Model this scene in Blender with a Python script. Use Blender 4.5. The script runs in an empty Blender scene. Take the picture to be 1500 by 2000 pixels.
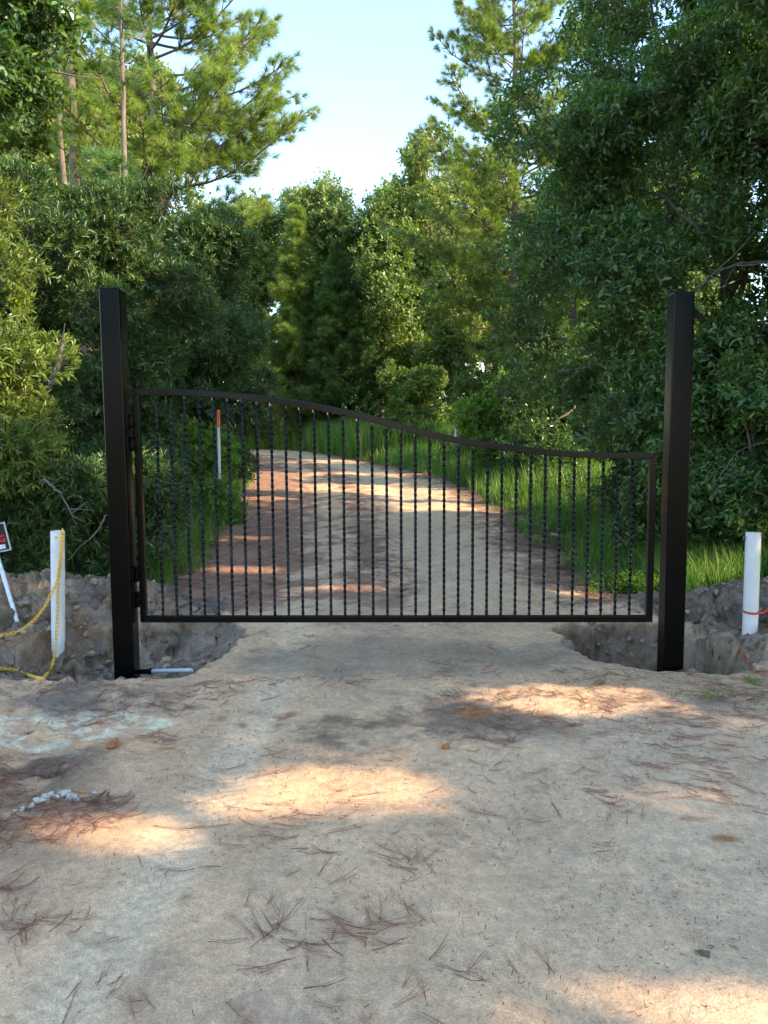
import bpy, math, numpy as np
from mathutils import Vector, Matrix

# ------------------------------------------------------------------ camera
R = math.radians
scene = bpy.context.scene
COL = scene.collection
CAM_H, F_PX, PITCH, ROLL = 1.65, 1504.0, R(5.4), R(0.36)
fw = np.array([0, math.cos(PITCH), -math.sin(PITCH)])
r0 = np.array([1.0, 0, 0]); u0 = np.array([0, math.sin(PITCH), math.cos(PITCH)])
rt = r0*math.cos(ROLL) - u0*math.sin(ROLL)
up = u0*math.cos(ROLL) + r0*math.sin(ROLL)
cam_d = bpy.data.cameras.new('camera'); cam = bpy.data.objects.new('camera', cam_d); COL.objects.link(cam)
cam_d.sensor_fit = 'VERTICAL'; cam_d.sensor_height = 36.0; cam_d.sensor_width = 27.0
cam_d.lens = 36.0*F_PX/2000.0; cam_d.clip_start = 0.05; cam_d.clip_end = 3000
m = Matrix(((rt[0], up[0], -fw[0]), (rt[1], up[1], -fw[1]), (rt[2], up[2], -fw[2]))).to_4x4()
m.translation = (0, 0, CAM_H); cam.matrix_world = m
scene.camera = cam

# ------------------------------------------------------------------ light
SUN_EL, SUN_AZ = R(26), R(-20)          # azimuth measured from +X towards +Y
S = np.array([math.cos(SUN_EL)*math.cos(SUN_AZ), math.cos(SUN_EL)*math.sin(SUN_AZ), math.sin(SUN_EL)])
w = bpy.data.worlds.new("World"); scene.world = w; w.use_nodes = True
nt = w.node_tree; bg = nt.nodes['Background']
sky = nt.nodes.new('ShaderNodeTexSky'); sky.sky_type = 'NISHITA'; sky.sun_disc = False
sky.sun_elevation = SUN_EL; sky.sun_rotation = math.pi/2 - SUN_AZ
sky.air_density = 1.1; sky.dust_density = 0.3; sky.ozone_density = 1.5
nt.links.new(sky.outputs[0], bg.inputs[0]); bg.inputs[1].default_value = 0.15
sd = bpy.data.lights.new('sun', 'SUN'); sd.energy = 3.1; sd.angle = R(0.8); sd.color = (1.0, 0.80, 0.55)
so = bpy.data.objects.new('sun', sd); COL.objects.link(so)
so.rotation_euler = Vector(S).to_track_quat('Z', 'Y').to_euler(); so.location = (20, -5, 20)
scene.view_settings.view_transform = 'Standard'; scene.view_settings.look = 'None'
scene.view_settings.gamma = 1; scene.view_settings.exposure = 2.1
scene.cycles.max_bounces = 8; scene.cycles.transparent_max_bounces = 6
scene.cycles.diffuse_bounces = 4; scene.cycles.glossy_bounces = 3; scene.cycles.transmission_bounces = 5
scene.cycles.sample_clamp_indirect = 6

# ------------------------------------------------------------------ numeric helpers
def _hash(ix, iy, iz, seed):
    h = (ix.astype(np.int64)*374761393 + iy.astype(np.int64)*668265263 + iz.astype(np.int64)*2147483647 + seed*974711) & 0xffffffff
    h = ((h ^ (h >> 13))*1274126177) & 0xffffffff
    h = ((h ^ (h >> 15))*2246822519) & 0xffffffff
    return ((h ^ (h >> 16)) & 0xffffff)/float(0xffffff)
def vnoise(x, y, z=None, seed=0):
    x = np.asarray(x, float); y = np.asarray(y, float)
    z = np.zeros_like(x) if z is None else np.asarray(z, float)
    fx, fy, fz = np.floor(x), np.floor(y), np.floor(z)
    tx, ty, tz = x-fx, y-fy, z-fz
    tx = tx*tx*tx*(tx*(tx*6-15)+10); ty = ty*ty*ty*(ty*(ty*6-15)+10); tz = tz*tz*(3-2*tz)
    out = 0
    for dx in (0, 1):
        for dy in (0, 1):
            for dz in (0, 1):
                wgt = (tx if dx else 1-tx)*(ty if dy else 1-ty)*(tz if dz else 1-tz)
                out = out + wgt*_hash(fx+dx, fy+dy, fz+dz, seed)
    return out*2-1
def fbm(x, y, s, octs=4, seed=0, gain=.5):
    o = 0; a = 1; t = 0
    for i in range(octs):
        c, sn = math.cos(i*1.1+.3), math.sin(i*1.1+.3)
        o = o + a*vnoise((x*c-y*sn)*s+i*17.3, (x*sn+y*c)*s-i*9.1, None, seed+i); t += a; a *= gain; s *= 2.03
    return o/t*1.6
def sstep(a, b, x):
    t = np.clip((x-a)/(b-a), 0, 1); return t*t*(3-2*t)
def unit(v): return v/np.maximum(np.linalg.norm(v, axis=-1, keepdims=True), 1e-9)

# ------------------------------------------------------------------ terrain
def interp(y, pts):
    a = np.array(pts, float); return np.interp(y, a[:, 0], a[:, 1])
def road_left(y): return interp(y, [(-60,-3.2),(0,-3.4),(5,-3.4),(6.9,-2.9),(8,-2.45),(10,-2.35),(14,-2.9),(20,-3.5),(25,-4.4),(28,-5.0),(34,-7.2),(38,-12),(40,-25)])
def road_right(y): return interp(y, [(-60,3.2),(0,3.6),(5,3.6),(6.9,3.2),(8,2.35),(10,2.25),(14,2.25),(18,2.0),(21,1.5),(24,.7),(29,-.9),(34,-2.3),(40,-4.4),(43,-8),(45,-14),(47,-25)])
def rise(y):
    return np.where(y > 8, 1.65*(1-np.exp(-(np.maximum(y, 8)-8)/22.0)) - .17*(1-np.exp(-(np.maximum(y, 8)-8)/3.0)), 0)
def seg_sdf(x, y, poly):
    """signed distance (inside positive) to a polygon"""
    P = np.array(poly, float); n = len(P)
    d = np.full(x.shape, 1e9); ins = np.zeros(x.shape, bool)
    for i in range(n):
        a, b = P[i], P[(i+1) % n]; e = b-a
        wx, wy = x-a[0], y-a[1]
        t = np.clip((wx*e[0]+wy*e[1])/(e@e), 0, 1)
        d = np.minimum(d, np.hypot(wx-e[0]*t, wy-e[1]*t))
        c = ((a[1] > y) != (b[1] > y)) & (x < (b[0]-a[0])*(y-a[1])/(b[1]-a[1]+1e-12)+a[0])
        ins ^= c
    return np.where(ins, d, -d)
PIT_L = [(-3.75,5.3),(-2.9,5.22),(-2.2,5.20),(-1.72,5.22),(-1.36,5.36),(-1.2,5.9),(-1.16,6.5),(-1.4,6.95),(-1.9,6.95),(-2.45,6.78),(-2.75,6.58),(-3.3,6.35),(-4.0,6.0),(-4.2,5.6)]
PIT_R = [(1.52,5.75),(1.98,5.46),(2.45,5.32),(2.70,5.40),(2.76,5.85),(2.68,6.3),(2.6,6.75),(2.2,6.92),(1.7,6.95),(1.48,6.75),(1.42,6.2)]
def heap_mask(x, y):
    wx = x+.15*fbm(x, y, 1.5, 3, 71); wy = y+.12*fbm(x, y, 1.5, 3, 72)
    hl = np.exp(-(((wx+3.55)/1.25)**2+((wy-7.35)/.55)**2)**1.3)*.31 + np.exp(-(((wx+5.6)/1.3)**2+((wy-6.6)/.7)**2))*.30
    hl = hl + np.exp(-(((wx+2.35)/.5)**2+((wy-7.3)/.35)**2))*.20
    hr = np.exp(-(((wx-3.7)/1.3)**2+((wy-7.2)/.55)**2)**1.3)*.25 + np.exp(-(((wx-4.3)/.9)**2+((wy-5.9)/.55)**2))*.20
    hr = hr + np.exp(-(((wx-3.12)/.36)**2+((wy-5.75)/.30)**2))*.15
    return hl, hr
def track_off(x, y): return x - np.interp(y, [1.3, 2.0, 3.0, 4.5, 6.5, 8], [-1.02, -.95, -.84, -.78, -.74, -.95])
def dug_zone(x, y):
    q = .18*fbm(x, y, 2.4, 4, 81, .6)
    return np.clip((sstep(-1.45, -1.75, x+q)+sstep(2.35, 2.65, x+q))*sstep(5.42, 5.62, y+.5*q)*sstep(8.3, 7.8, y+q), 0, 1)
def terrain(x, y):
    x = np.asarray(x, float); y = np.asarray(y, float)
    near = sstep(14, 8, y)
    z = rise(y)
    cl = .5*(road_left(y)+road_right(y)); hw = .5*(road_right(y)-road_left(y))
    off = np.abs(x-cl)-hw
    z = z + .10*sstep(0, 2.5, off)+.25*sstep(2, 14, off)
    z = z - .03*np.exp(-((x-cl-1.0)/.32)**2)*sstep(7, 9, y) - .03*np.exp(-((x-cl+1.0)/.32)**2)*sstep(7, 9, y)
    z = z + .035*fbm(x, y, .45, 3, 1) + .012*fbm(x, y, 2.2, 3, 5) + .0035*fbm(x, y, 9, 4, 9)*sstep(40, 15, y)
    # pits
    wx = x+.07*fbm(x, y, 3.5, 4, 21); wy = y+.035*fbm(x, y, 4.5, 4, 22)
    dl = seg_sdf(wx, wy, PIT_L); dr = seg_sdf(wx, wy, PIT_R)
    pl = sstep(-.02, .17+.10*sstep(6, 6.6, y), dl); pr = sstep(-.02, .14+.12*sstep(6, 6.6, y), dr)
    floor_l = .30-.17*sstep(6.2, 5.5, y)*sstep(-2.4, -1.9, x)-.02
    z = z - pl*(floor_l+.10*fbm(x, y, 2.5, 4, 31)) - pr*(.46+.08*fbm(x, y, 2.8, 3, 33))
    dug = np.clip(pl+pr, 0, 1)
    hl, hr = heap_mask(x, y)
    z = z + (hl+hr)*(1-.55*dug)
    rough = np.clip(dug*1.0+(hl+hr)*3.2+.75*dug_zone(x, y), 0, 1)
    lumps = np.abs(fbm(x, y, 3.2, 5, 41, .62))
    z = z + rough*(.15*(.35-lumps)+.055*(.3-np.abs(fbm(x, y, 11, 3, 46, .6)))+.018*fbm(x, y, 26, 2, 45))
    # crumbly front-left shoulder
    sh = sstep(-1.0, -2.0, x)*sstep(2.6, 3.6, y)*sstep(5.6, 5.1, y)
    z = z + sh*(.030*fbm(x, y, 5, 4, 51, .6)+.008*fbm(x, y, 30, 2, 52))
    ce = np.exp(-(((x-.45)/.9)**2+((y-4.4)/.5)**2))
    z = z + ce*.016*fbm(x, y, 9, 4, 55, .65)
    # tyre tread prints in the near left track
    du = track_off(x, y); tt = np.exp(-(du/.14)**4)*sstep(7.2, 5.5, y)
    ph = np.sin((y+.35*np.abs(du))*2*math.pi/.060)*np.sin(du*2*math.pi/.075+.6)
    z = z - tt*(.012+.0055*ph*sstep(-.3, .4, fbm(x, y, 1.6, 2, 61)))
    du2 = np.abs(x-1.15-.02*(y-2)); z = z - np.exp(-(du2/.2)**4)*.008*sstep(7.2, 5.5, y)
    tt2 = np.exp(-((x+.02+.02*(y-2))/.05)**2)*sstep(3.2, 2.2, y)
    z = z - tt2*.005
    return z
def at(px, py, Y):
    d = fw*F_PX + rt*(px-750) - up*(py-1000)
    t = Y/d[1]; return np.array([0, 0, CAM_H])+d*t
def on_ground(px, py):
    d = fw*F_PX + rt*(px-750) - up*(py-1000)
    t = np.linspace(.8, 60, 6000)/d[1]
    X = d[0]*t; Yv = d[1]*t; Z = CAM_H+d[2]*t
    h = terrain(X, Yv); k = np.argmax(Z < h)
    if k == 0: k = 5999
    return np.array([X[k], Yv[k], h[k]])

# ------------------------------------------------------------------ mesh helpers
def mesh_np(name, V, quads=None, tris=None, mats=(), matidx=None, smooth=False, attrs=None):
    V = np.asarray(V, np.float32).reshape(-1, 3)
    nq = 0 if quads is None else len(quads); n3 = 0 if tris is None else len(tris)
    me = bpy.data.meshes.new(name)
    me.vertices.add(len(V)); me.vertices.foreach_set('co', V.ravel())
    loops = []
    if nq: loops.append(np.asarray(quads, np.int32).ravel())
    if n3: loops.append(np.asarray(tris, np.int32).ravel())
    lp = np.concatenate(loops)
    me.loops.add(len(lp)); me.loops.foreach_set('vertex_index', lp)
    me.polygons.add(nq+n3)
    st = np.concatenate([np.arange(nq)*4, nq*4+np.arange(n3)*3]).astype(np.int32)
    me.polygons.foreach_set('loop_start', st)
    if matidx is not None: me.polygons.foreach_set('material_index', np.asarray(matidx, np.int32))
    me.polygons.foreach_set('use_smooth', np.full(nq+n3, smooth))
    for mt in mats: me.materials.append(mt)
    if attrs:
        for k, a in attrs.items():
            a = np.asarray(a, np.float32)
            if a.ndim == 2:
                at_ = me.attributes.new(k, 'FLOAT_COLOR', 'POINT')
                at_.data.foreach_set('color', np.concatenate([a, np.ones((len(a), 1), np.float32)], 1).ravel())
            else:
                at_ = me.attributes.new(k, 'FLOAT', 'POINT'); at_.data.foreach_set('value', a)
    me.update(calc_edges=True)
    return me
class MB:
    """collects quads/tris with material slots"""
    def __init__(s): s.V = []; s.Q = []; s.T = []; s.n = 0
    def add(s, V, Q=None, T=None):
        V = np.asarray(V, float).reshape(-1, 3)
        if Q is not None and len(Q): s.Q.append(np.asarray(Q, int)+s.n)
        if T is not None and len(T): s.T.append(np.asarray(T, int)+s.n)
        s.V.append(V); s.n += len(V)
    def tube(s, pts, rad, sides=8, cap=True, flat=1.0, ref=None):
        pts = np.asarray(pts, float); n = len(pts); rad = np.broadcast_to(np.asarray(rad, float), (n,))
        tg = unit(np.gradient(pts, axis=0))
        rf = np.array([0.13, .31, 1.0]) if ref is None else np.asarray(ref, float)
        a = np.cross(tg, rf); bad = np.linalg.norm(a, axis=1) < .15
        a[bad] = np.cross(tg[bad], np.array([1.0, 0, 0])); a = unit(a); b = np.cross(tg, a)
        th = np.arange(sides)*2*math.pi/sides
        ring = pts[:, None]+rad[:, None, None]*(np.cos(th)[None, :, None]*a[:, None]+flat*np.sin(th)[None, :, None]*b[:, None])
        V = ring.reshape(-1, 3); Q = []
        i = np.arange(n-1)[:, None]*sides; j = np.arange(sides)[None]; k = (j+1) % sides
        Q = np.stack([i+j, i+k, i+sides+k, i+sides+j], -1).reshape(-1, 4)
        T = []
        if cap:
            V = np.vstack([V, pts[:1], pts[-1:]]); c0, c1 = n*sides, n*sides+1
            for q in range(sides):
                T.append((c0, (q+1) % sides, q)); T.append((c1, (n-1)*sides+q, (n-1)*sides+(q+1) % sides))
        s.add(V, Q, T)
    def box(s, c, h, rot=None):
        c = np.asarray(c, float); h = np.asarray(h, float)
        V = np.array([(x, y, z) for x in (-1, 1) for y in (-1, 1) for z in (-1, 1)], float)*h
        if rot is not None: V = V@np.asarray(rot).T
        s.add(V+c, [(0,1,3,2),(4,6,7,5),(0,4,5,1),(2,3,7,6),(0,2,6,4),(1,5,7,3)])
    def build(s, name, mat, parent=None, smooth=False, bevel=0, attrs=None, kind=None):
        V = np.vstack(s.V); Q = np.vstack(s.Q) if s.Q else None; T = np.vstack(s.T) if s.T else None
        me = mesh_np(name, V, Q, T, [mat], smooth=smooth, attrs=attrs)
        return link(name, me, parent, bevel)
def link(name, me, parent=None, bevel=0, auto=True):
    o = bpy.data.objects.new(name, me); COL.objects.link(o)
    if parent is not None: o.parent = parent; me.transform(Matrix.Translation(-Vector(parent.location)))
    if bevel:
        b = o.modifiers.new('bevel', 'BEVEL'); b.width = bevel; b.segments = 3; b.limit_method = 'ANGLE'; b.angle_limit = R(40)
        b.harden_normals = False
    return o
def tag(o, label=None, cat=None, group=None, kind=None):
    if label: o['label'] = label
    if cat: o['category'] = cat
    if group: o['group'] = group
    if kind: o['kind'] = kind
    return o
def empty(name, loc):
    o = bpy.data.objects.new(name, None); COL.objects.link(o); o.location = tuple(float(v) for v in loc); o.empty_display_size = .2
    return o

# ------------------------------------------------------------------ materials
def newmat(name):
    m_ = bpy.data.materials.new(name); m_.use_nodes = True
    t = m_.node_tree; return m_, t, t.nodes['Principled BSDF'], t.nodes['Material Output']
def nd(t, ty, **kw):
    n_ = t.nodes.new(ty)
    for k, v in kw.items():
        if k.startswith('i_'): n_.inputs[k[2:]].default_value = v
        else: setattr(n_, k, v)
    return n_
def ramp(t, stops):
    r_ = t.nodes.new('ShaderNodeValToRGB'); e = r_.color_ramp.elements
    while len(e) < len(stops): e.new(.5)
    for q, (p_, c) in zip(e, stops): q.position = p_; q.color = (*c, 1)
    return r_
def leaf_mat(name, stops, rough=.42, trans=.3, tcol=(1.25, 1.2, .45), spec=.5):
    m_, t, p, out = newmat(name)
    a = nd(t, 'ShaderNodeAttribute', attribute_name='rnd')
    rp = ramp(t, stops); t.links.new(a.outputs['Fac'], rp.inputs[0])
    # slow colour drift through the crown
    tc = nd(t, 'ShaderNodeTexCoord'); nz = nd(t, 'ShaderNodeTexNoise'); nz.inputs['Scale'].default_value = .9; nz.inputs['Detail'].default_value = 3
    t.links.new(tc.outputs['Object'], nz.inputs['Vector'])
    hs = nd(t, 'ShaderNodeHueSaturation')
    mr = nd(t, 'ShaderNodeMapRange'); mr.inputs[1].default_value = .3; mr.inputs[2].default_value = .7; mr.inputs[3].default_value = .7; mr.inputs[4].default_value = 1.3
    t.links.new(nz.outputs[0], mr.inputs[0]); t.links.new(mr.outputs[0], hs.inputs['Value']); t.links.new(rp.outputs[0], hs.inputs['Color'])
    t.links.new(hs.outputs[0], p.inputs['Base Color']); p.inputs['Roughness'].default_value = rough
    p.inputs['Specular IOR Level'].default_value = spec
    tr = nd(t, 'ShaderNodeBsdfTranslucent'); mx = nd(t, 'ShaderNodeMixShader'); mx.inputs[0].default_value = trans
    mul = nd(t, 'ShaderNodeMix', data_type='RGBA', blend_type='MULTIPLY'); mul.inputs[0].default_value = 1
    mul.inputs[7].default_value = (tcol[0]*1.6, tcol[1]*1.6, tcol[2]*1.6, 1)
    t.links.new(hs.outputs[0], mul.inputs[6]); t.links.new(mul.outputs[2], tr.inputs[0])
    t.links.new(p.outputs[0], mx.inputs[1]); t.links.new(tr.outputs[0], mx.inputs[2]); t.links.new(mx.outputs[0], out.inputs[0])
    return m_
def bark_mat(name, c1, c2, scale=8, stretch=.25, rough=.9):
    m_, t, p, out = newmat(name)
    tc = nd(t, 'ShaderNodeTexCoord'); mp = nd(t, 'ShaderNodeMapping'); mp.inputs['Scale'].default_value = (1, 1, stretch)
    t.links.new(tc.outputs['Object'], mp.inputs[0])
    nz = nd(t, 'ShaderNodeTexNoise'); nz.inputs['Scale'].default_value = scale; nz.inputs['Detail'].default_value = 8; nz.inputs['Roughness'].default_value = .65
    vo = nd(t, 'ShaderNodeTexVoronoi'); vo.feature = 'DISTANCE_TO_EDGE'; vo.inputs['Scale'].default_value = scale*1.2
    t.links.new(mp.outputs[0], nz.inputs[0]); t.links.new(mp.outputs[0], vo.inputs[0])
    rp = ramp(t, [(.3, c1), (.7, c2)]); t.links.new(nz.outputs[0], rp.inputs[0]); t.links.new(rp.outputs[0], p.inputs['Base Color'])
    p.inputs['Roughness'].default_value = rough
    ad = nd(t, 'ShaderNodeMath', operation='ADD'); t.links.new(nz.outputs[0], ad.inputs[0]); t.links.new(vo.outputs[0], ad.inputs[1])
    bp = nd(t, 'ShaderNodeBump'); bp.inputs['Strength'].default_value = .7; bp.inputs['Distance'].default_value = .02
    t.links.new(ad.outputs[0], bp.inputs['Height']); t.links.new(bp.outputs[0], p.inputs['Normal'])
    return m_
def plain(name, col, rough=.5, metal=0, spec=.5, bump=0, bscale=200, var=0, vscale=6, col2=None, coat=0):
    m_, t, p, out = newmat(name)
    p.inputs['Base Color'].default_value = (*col, 1); p.inputs['Roughness'].default_value = rough
    p.inputs['Metallic'].default_value = metal; p.inputs['Specular IOR Level'].default_value = spec
    p.inputs['Coat Weight'].default_value = coat
    tc = nd(t, 'ShaderNodeTexCoord')
    if col2 is not None:
        nz = nd(t, 'ShaderNodeTexNoise'); nz.inputs['Scale'].default_value = vscale; nz.inputs['Detail'].default_value = 7; nz.inputs['Roughness'].default_value = .65
        t.links.new(tc.outputs['Object'], nz.inputs[0])
        rp = ramp(t, [(.5-.5*var, col), (.5+.5*var, col2)]); t.links.new(nz.outputs[0], rp.inputs[0]); t.links.new(rp.outputs[0], p.inputs['Base Color'])
    if bump:
        nb = nd(t, 'ShaderNodeTexNoise'); nb.inputs['Scale'].default_value = bscale; nb.inputs['Detail'].default_value = 4
        t.links.new(tc.outputs['Object'], nb.inputs[0])
        bp = nd(t, 'ShaderNodeBump'); bp.inputs['Strength'].default_value = bump; bp.inputs['Distance'].default_value = .002
        t.links.new(nb.outputs[0], bp.inputs['Height']); t.links.new(bp.outputs[0], p.inputs['Normal'])
    return m_

def soil_material():
    m_, t, p, out = newmat('soil')
    a = nd(t, 'ShaderNodeAttribute', attribute_name='soil'); g = nd(t, 'ShaderNodeAttribute', attribute_name='rough')
    tc = nd(t, 'ShaderNodeTexCoord')
    def noise(s, det=6, ro=.6, vec=None):
        n_ = nd(t, 'ShaderNodeTexNoise'); n_.inputs['Scale'].default_value = s; n_.inputs['Detail'].default_value = det; n_.inputs['Roughness'].default_value = ro
        t.links.new((vec or tc.outputs['Object']), n_.inputs[0]); return n_
    n1 = noise(2.3, 8, .65); n2 = noise(26, 6, .7); n3 = noise(140, 3, .6)
    def mul(colsock, fac_sock, lo, hi, a0=.3, a1=.7):
        mr = nd(t, 'ShaderNodeMapRange'); mr.inputs[1].default_value = a0; mr.inputs[2].default_value = a1; mr.inputs[3].default_value = lo; mr.inputs[4].default_value = hi
        t.links.new(fac_sock, mr.inputs[0])
        v = nd(t, 'ShaderNodeVectorMath', operation='SCALE'); t.links.new(colsock, v.inputs[0]); t.links.new(mr.outputs[0], v.inputs['Scale']); return v.outputs[0]
    c = mul(a.outputs['Color'], n1.outputs[0], .85, 1.14)
    c = mul(c, n2.outputs[0], .72, 1.22)
    c = mul(c, n3.outputs[0], .74, 1.22)
    # dark grit specks and crumbs
    vo = nd(t, 'ShaderNodeTexVoronoi'); vo.inputs['Scale'].default_value = 34; vo.inputs['Randomness'].default_value = 1
    nv = noise(9, 4, .6)
    mvec = nd(t, 'ShaderNodeMix', data_type='VECTOR'); 
    t.links.new(tc.outputs['Object'], vo.inputs['Vector'])
    lt = nd(t, 'ShaderNodeMapRange'); lt.inputs[1].default_value = .10; lt.inputs[2].default_value = .22; lt.inputs[3].default_value = 1; lt.inputs[4].default_value = 0
    t.links.new(vo.outputs['Distance'], lt.inputs[0])
    gt = nd(t, 'ShaderNodeMapRange'); gt.inputs[1].default_value = .52; gt.inputs[2].default_value = .62; gt.inputs[3].default_value = 0; gt.inputs[4].default_value = .62
    t.links.new(nv.outputs[0], gt.inputs[0])
    sp = nd(t, 'ShaderNodeMath', operation='MULTIPLY'); t.links.new(lt.outputs[0], sp.inputs[0]); t.links.new(gt.outputs[0], sp.inputs[1])
    mx = nd(t, 'ShaderNodeMix', data_type='RGBA'); t.links.new(sp.outputs[0], mx.inputs[0]); t.links.new(c, mx.inputs[6]); mx.inputs[7].default_value = (.09, .075, .065, 1)
    # pale grains
    vg = nd(t, 'ShaderNodeTexVoronoi'); vg.inputs['Scale'].default_value = 85
    t.links.new(tc.outputs['Object'], vg.inputs['Vector'])
    lg = nd(t, 'ShaderNodeMapRange'); lg.inputs[1].default_value = .08; lg.inputs[2].default_value = .16; lg.inputs[3].default_value = .5; lg.inputs[4].default_value = 0
    t.links.new(vg.outputs['Distance'], lg.inputs[0])
    gg = nd(t, 'ShaderNodeMapRange'); gg.inputs[1].default_value = .35; gg.inputs[2].default_value = .55; gg.inputs[3].default_value = 1; gg.inputs[4].default_value = 0
    t.links.new(n1.outputs[0], gg.inputs[0])
    sg = nd(t, 'ShaderNodeMath', operation='MULTIPLY'); t.links.new(lg.outputs[0], sg.inputs[0]); t.links.new(gg.outputs[0], sg.inputs[1])
    mx2 = nd(t, 'ShaderNodeMix', data_type='RGBA'); t.links.new(sg.outputs[0], mx2.inputs[0]); t.links.new(mx.outputs[2], mx2.inputs[6]); mx2.inputs[7].default_value = (.62, .58, .52, 1)
    t.links.new(mx2.outputs[2], p.inputs['Base Color'])
    p.inputs['Roughness'].default_value = .93; p.inputs['Specular IOR Level'].default_value = .25
    h = nd(t, 'ShaderNodeMath', operation='MULTIPLY_ADD'); h.inputs[1].default_value = .5
    t.links.new(n3.outputs[0], h.inputs[0]); t.links.new(n2.outputs[0], h.inputs[2])
    h2 = nd(t, 'ShaderNodeMath', operation='MULTIPLY_ADD'); h2.inputs[1].default_value = .35; t.links.new(sp.outputs[0], h2.inputs[0]); t.links.new(h.outputs[0], h2.inputs[2])
    bs = nd(t, 'ShaderNodeMath', operation='MULTIPLY_ADD'); bs.inputs[1].default_value = .55; bs.inputs[2].default_value = .5; t.links.new(g.outputs['Fac'], bs.inputs[0])
    bp = nd(t, 'ShaderNodeBump'); bp.inputs['Distance'].default_value = .018
    t.links.new(bs.outputs[0], bp.inputs['Strength'])
    t.links.new(h2.outputs[0], bp.inputs['Height']); t.links.new(bp.outputs[0], p.inputs['Normal'])
    return m_
M = {}
M['soil'] = soil_material()
M['oak'] = leaf_mat('oak_leaf', [(0, (.034, .085, .026)), (.5, (.066, .136, .036)), (.85, (.105, .185, .042)), (1, (.21, .26, .05))], rough=.30, trans=.28)
M['myrtle'] = leaf_mat('sunlit_myrtle_leaf', [(0, (.075, .13, .030)), (.5, (.14, .20, .040)), (.9, (.21, .26, .05)), (1, (.30, .26, .07))], rough=.42, trans=.32)  # brighter copy for the sunlit shrub, sunlight put into the leaf colour
M['shade_myrtle'] = leaf_mat('shade_myrtle_leaf', [(0, (.036, .080, .027)), (.6, (.062, .120, .034)), (1, (.14, .19, .042))], rough=.42, trans=.25)  # darker copy for the shaded shrubs, shade put into the leaf colour
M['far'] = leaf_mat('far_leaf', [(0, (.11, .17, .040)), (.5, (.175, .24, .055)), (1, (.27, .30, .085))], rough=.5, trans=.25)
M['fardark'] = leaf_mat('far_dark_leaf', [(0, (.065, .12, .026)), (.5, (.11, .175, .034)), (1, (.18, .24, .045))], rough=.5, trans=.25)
M['needle'] = leaf_mat('pine_needle', [(0, (.095, .17, .036)), (.5, (.155, .24, .045)), (1, (.26, .32, .06))], rough=.45, trans=.3)
M['needle_dark'] = leaf_mat('pine_needle_dark', [(0, (.050, .115, .034)), (.5, (.08, .165, .044)), (1, (.16, .23, .045))], rough=.45, trans=.3)
M['grass'] = leaf_mat('grass_blade', [(0, (.060, .15, .024)), (.6, (.11, .23, .034)), (.9, (.18, .29, .045)), (1, (.38, .34, .14))], rough=.5, trans=.35)
M['weed'] = leaf_mat('weed_leaf', [(0, (.06, .15, .026)), (.6, (.12, .24, .032)), (1, (.27, .34, .035))], rough=.5, trans=.35)
M['pinebark'] = bark_mat('pine_bark', (.075, .052, .042), (.24, .17, .135), 9, .3)
M['bark'] = bark_mat('grey_bark', (.07, .06, .05), (.19, .165, .14), 12, .35)
M['straw'] = leaf_mat('pine_straw', [(0, (.10, .040, .026)), (.5, (.20, .075, .048)), (1, (.36, .18, .11))], rough=.6, trans=.0)
M['black'] = plain('black_paint', (.0018, .0018, .0018), rough=.17, spec=.13, bump=.5, bscale=170, coat=.0)
M['blackrail'] = plain('black_satin', (.002, .002, .0022), rough=.20, spec=.20, bump=.12, bscale=180)
M['bar'] = plain('black_gloss', (.002, .002, .002), rough=.13, spec=.34)
M['steel'] = plain('steel_bolt', (.25, .25, .26), rough=.3, metal=.9)
M['pvc'] = plain('white_pvc', (.80, .82, .84), rough=.35, spec=.4, col2=(.70, .71, .71), var=.35, vscale=7)
M['chain'] = plain('yellow_plastic', (.88, .56, .04), rough=.42, spec=.5, col2=(.80, .46, .03), var=.4, vscale=30)
M['tape'] = plain('red_tape', (.62, .075, .05), rough=.45)
M['orange'] = plain('orange_paint', (.78, .12, .03), rough=.5)
M['blue'] = plain('blue_plastic', (.02, .07, .28), rough=.4)
M['whitep'] = plain('white_paint', (.72, .75, .78), rough=.5, col2=(.55, .56, .56), var=.3, vscale=20)
M['signblack'] = plain('sign_black', (.01, .01, .012), rough=.35)
M['signred'] = plain('sign_red', (.70, .02, .035), rough=.4)
M['alu'] = plain('grey_frame', (.46, .50, .54), rough=.45, metal=.2)
M['rockw'] = plain('white_rock', (.50, .46, .40), rough=.9, bump=.8, bscale=60, col2=(.45, .42, .38), var=.4, vscale=20)
M['clay'] = plain('orange_clay', (.42, .17, .06), rough=.95, bump=.8, bscale=60, col2=(.26, .11, .05), var=.4, vscale=25)
M['stone'] = plain('dark_stone', (.10, .09, .085), rough=.85, bump=.5, bscale=80, col2=(.22, .20, .18), var=.5, vscale=25)
M['clod'] = plain('soil_clod', (.20, .175, .155), rough=.95, bump=.9, bscale=60, col2=(.34, .30, .27), var=.5, vscale=18)
M['deadleaf'] = plain('dead_leaf', (.17, .12, .07), rough=.7)
M['tanleaf'] = plain('tan_leaf', (.45, .28, .13), rough=.7)

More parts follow.
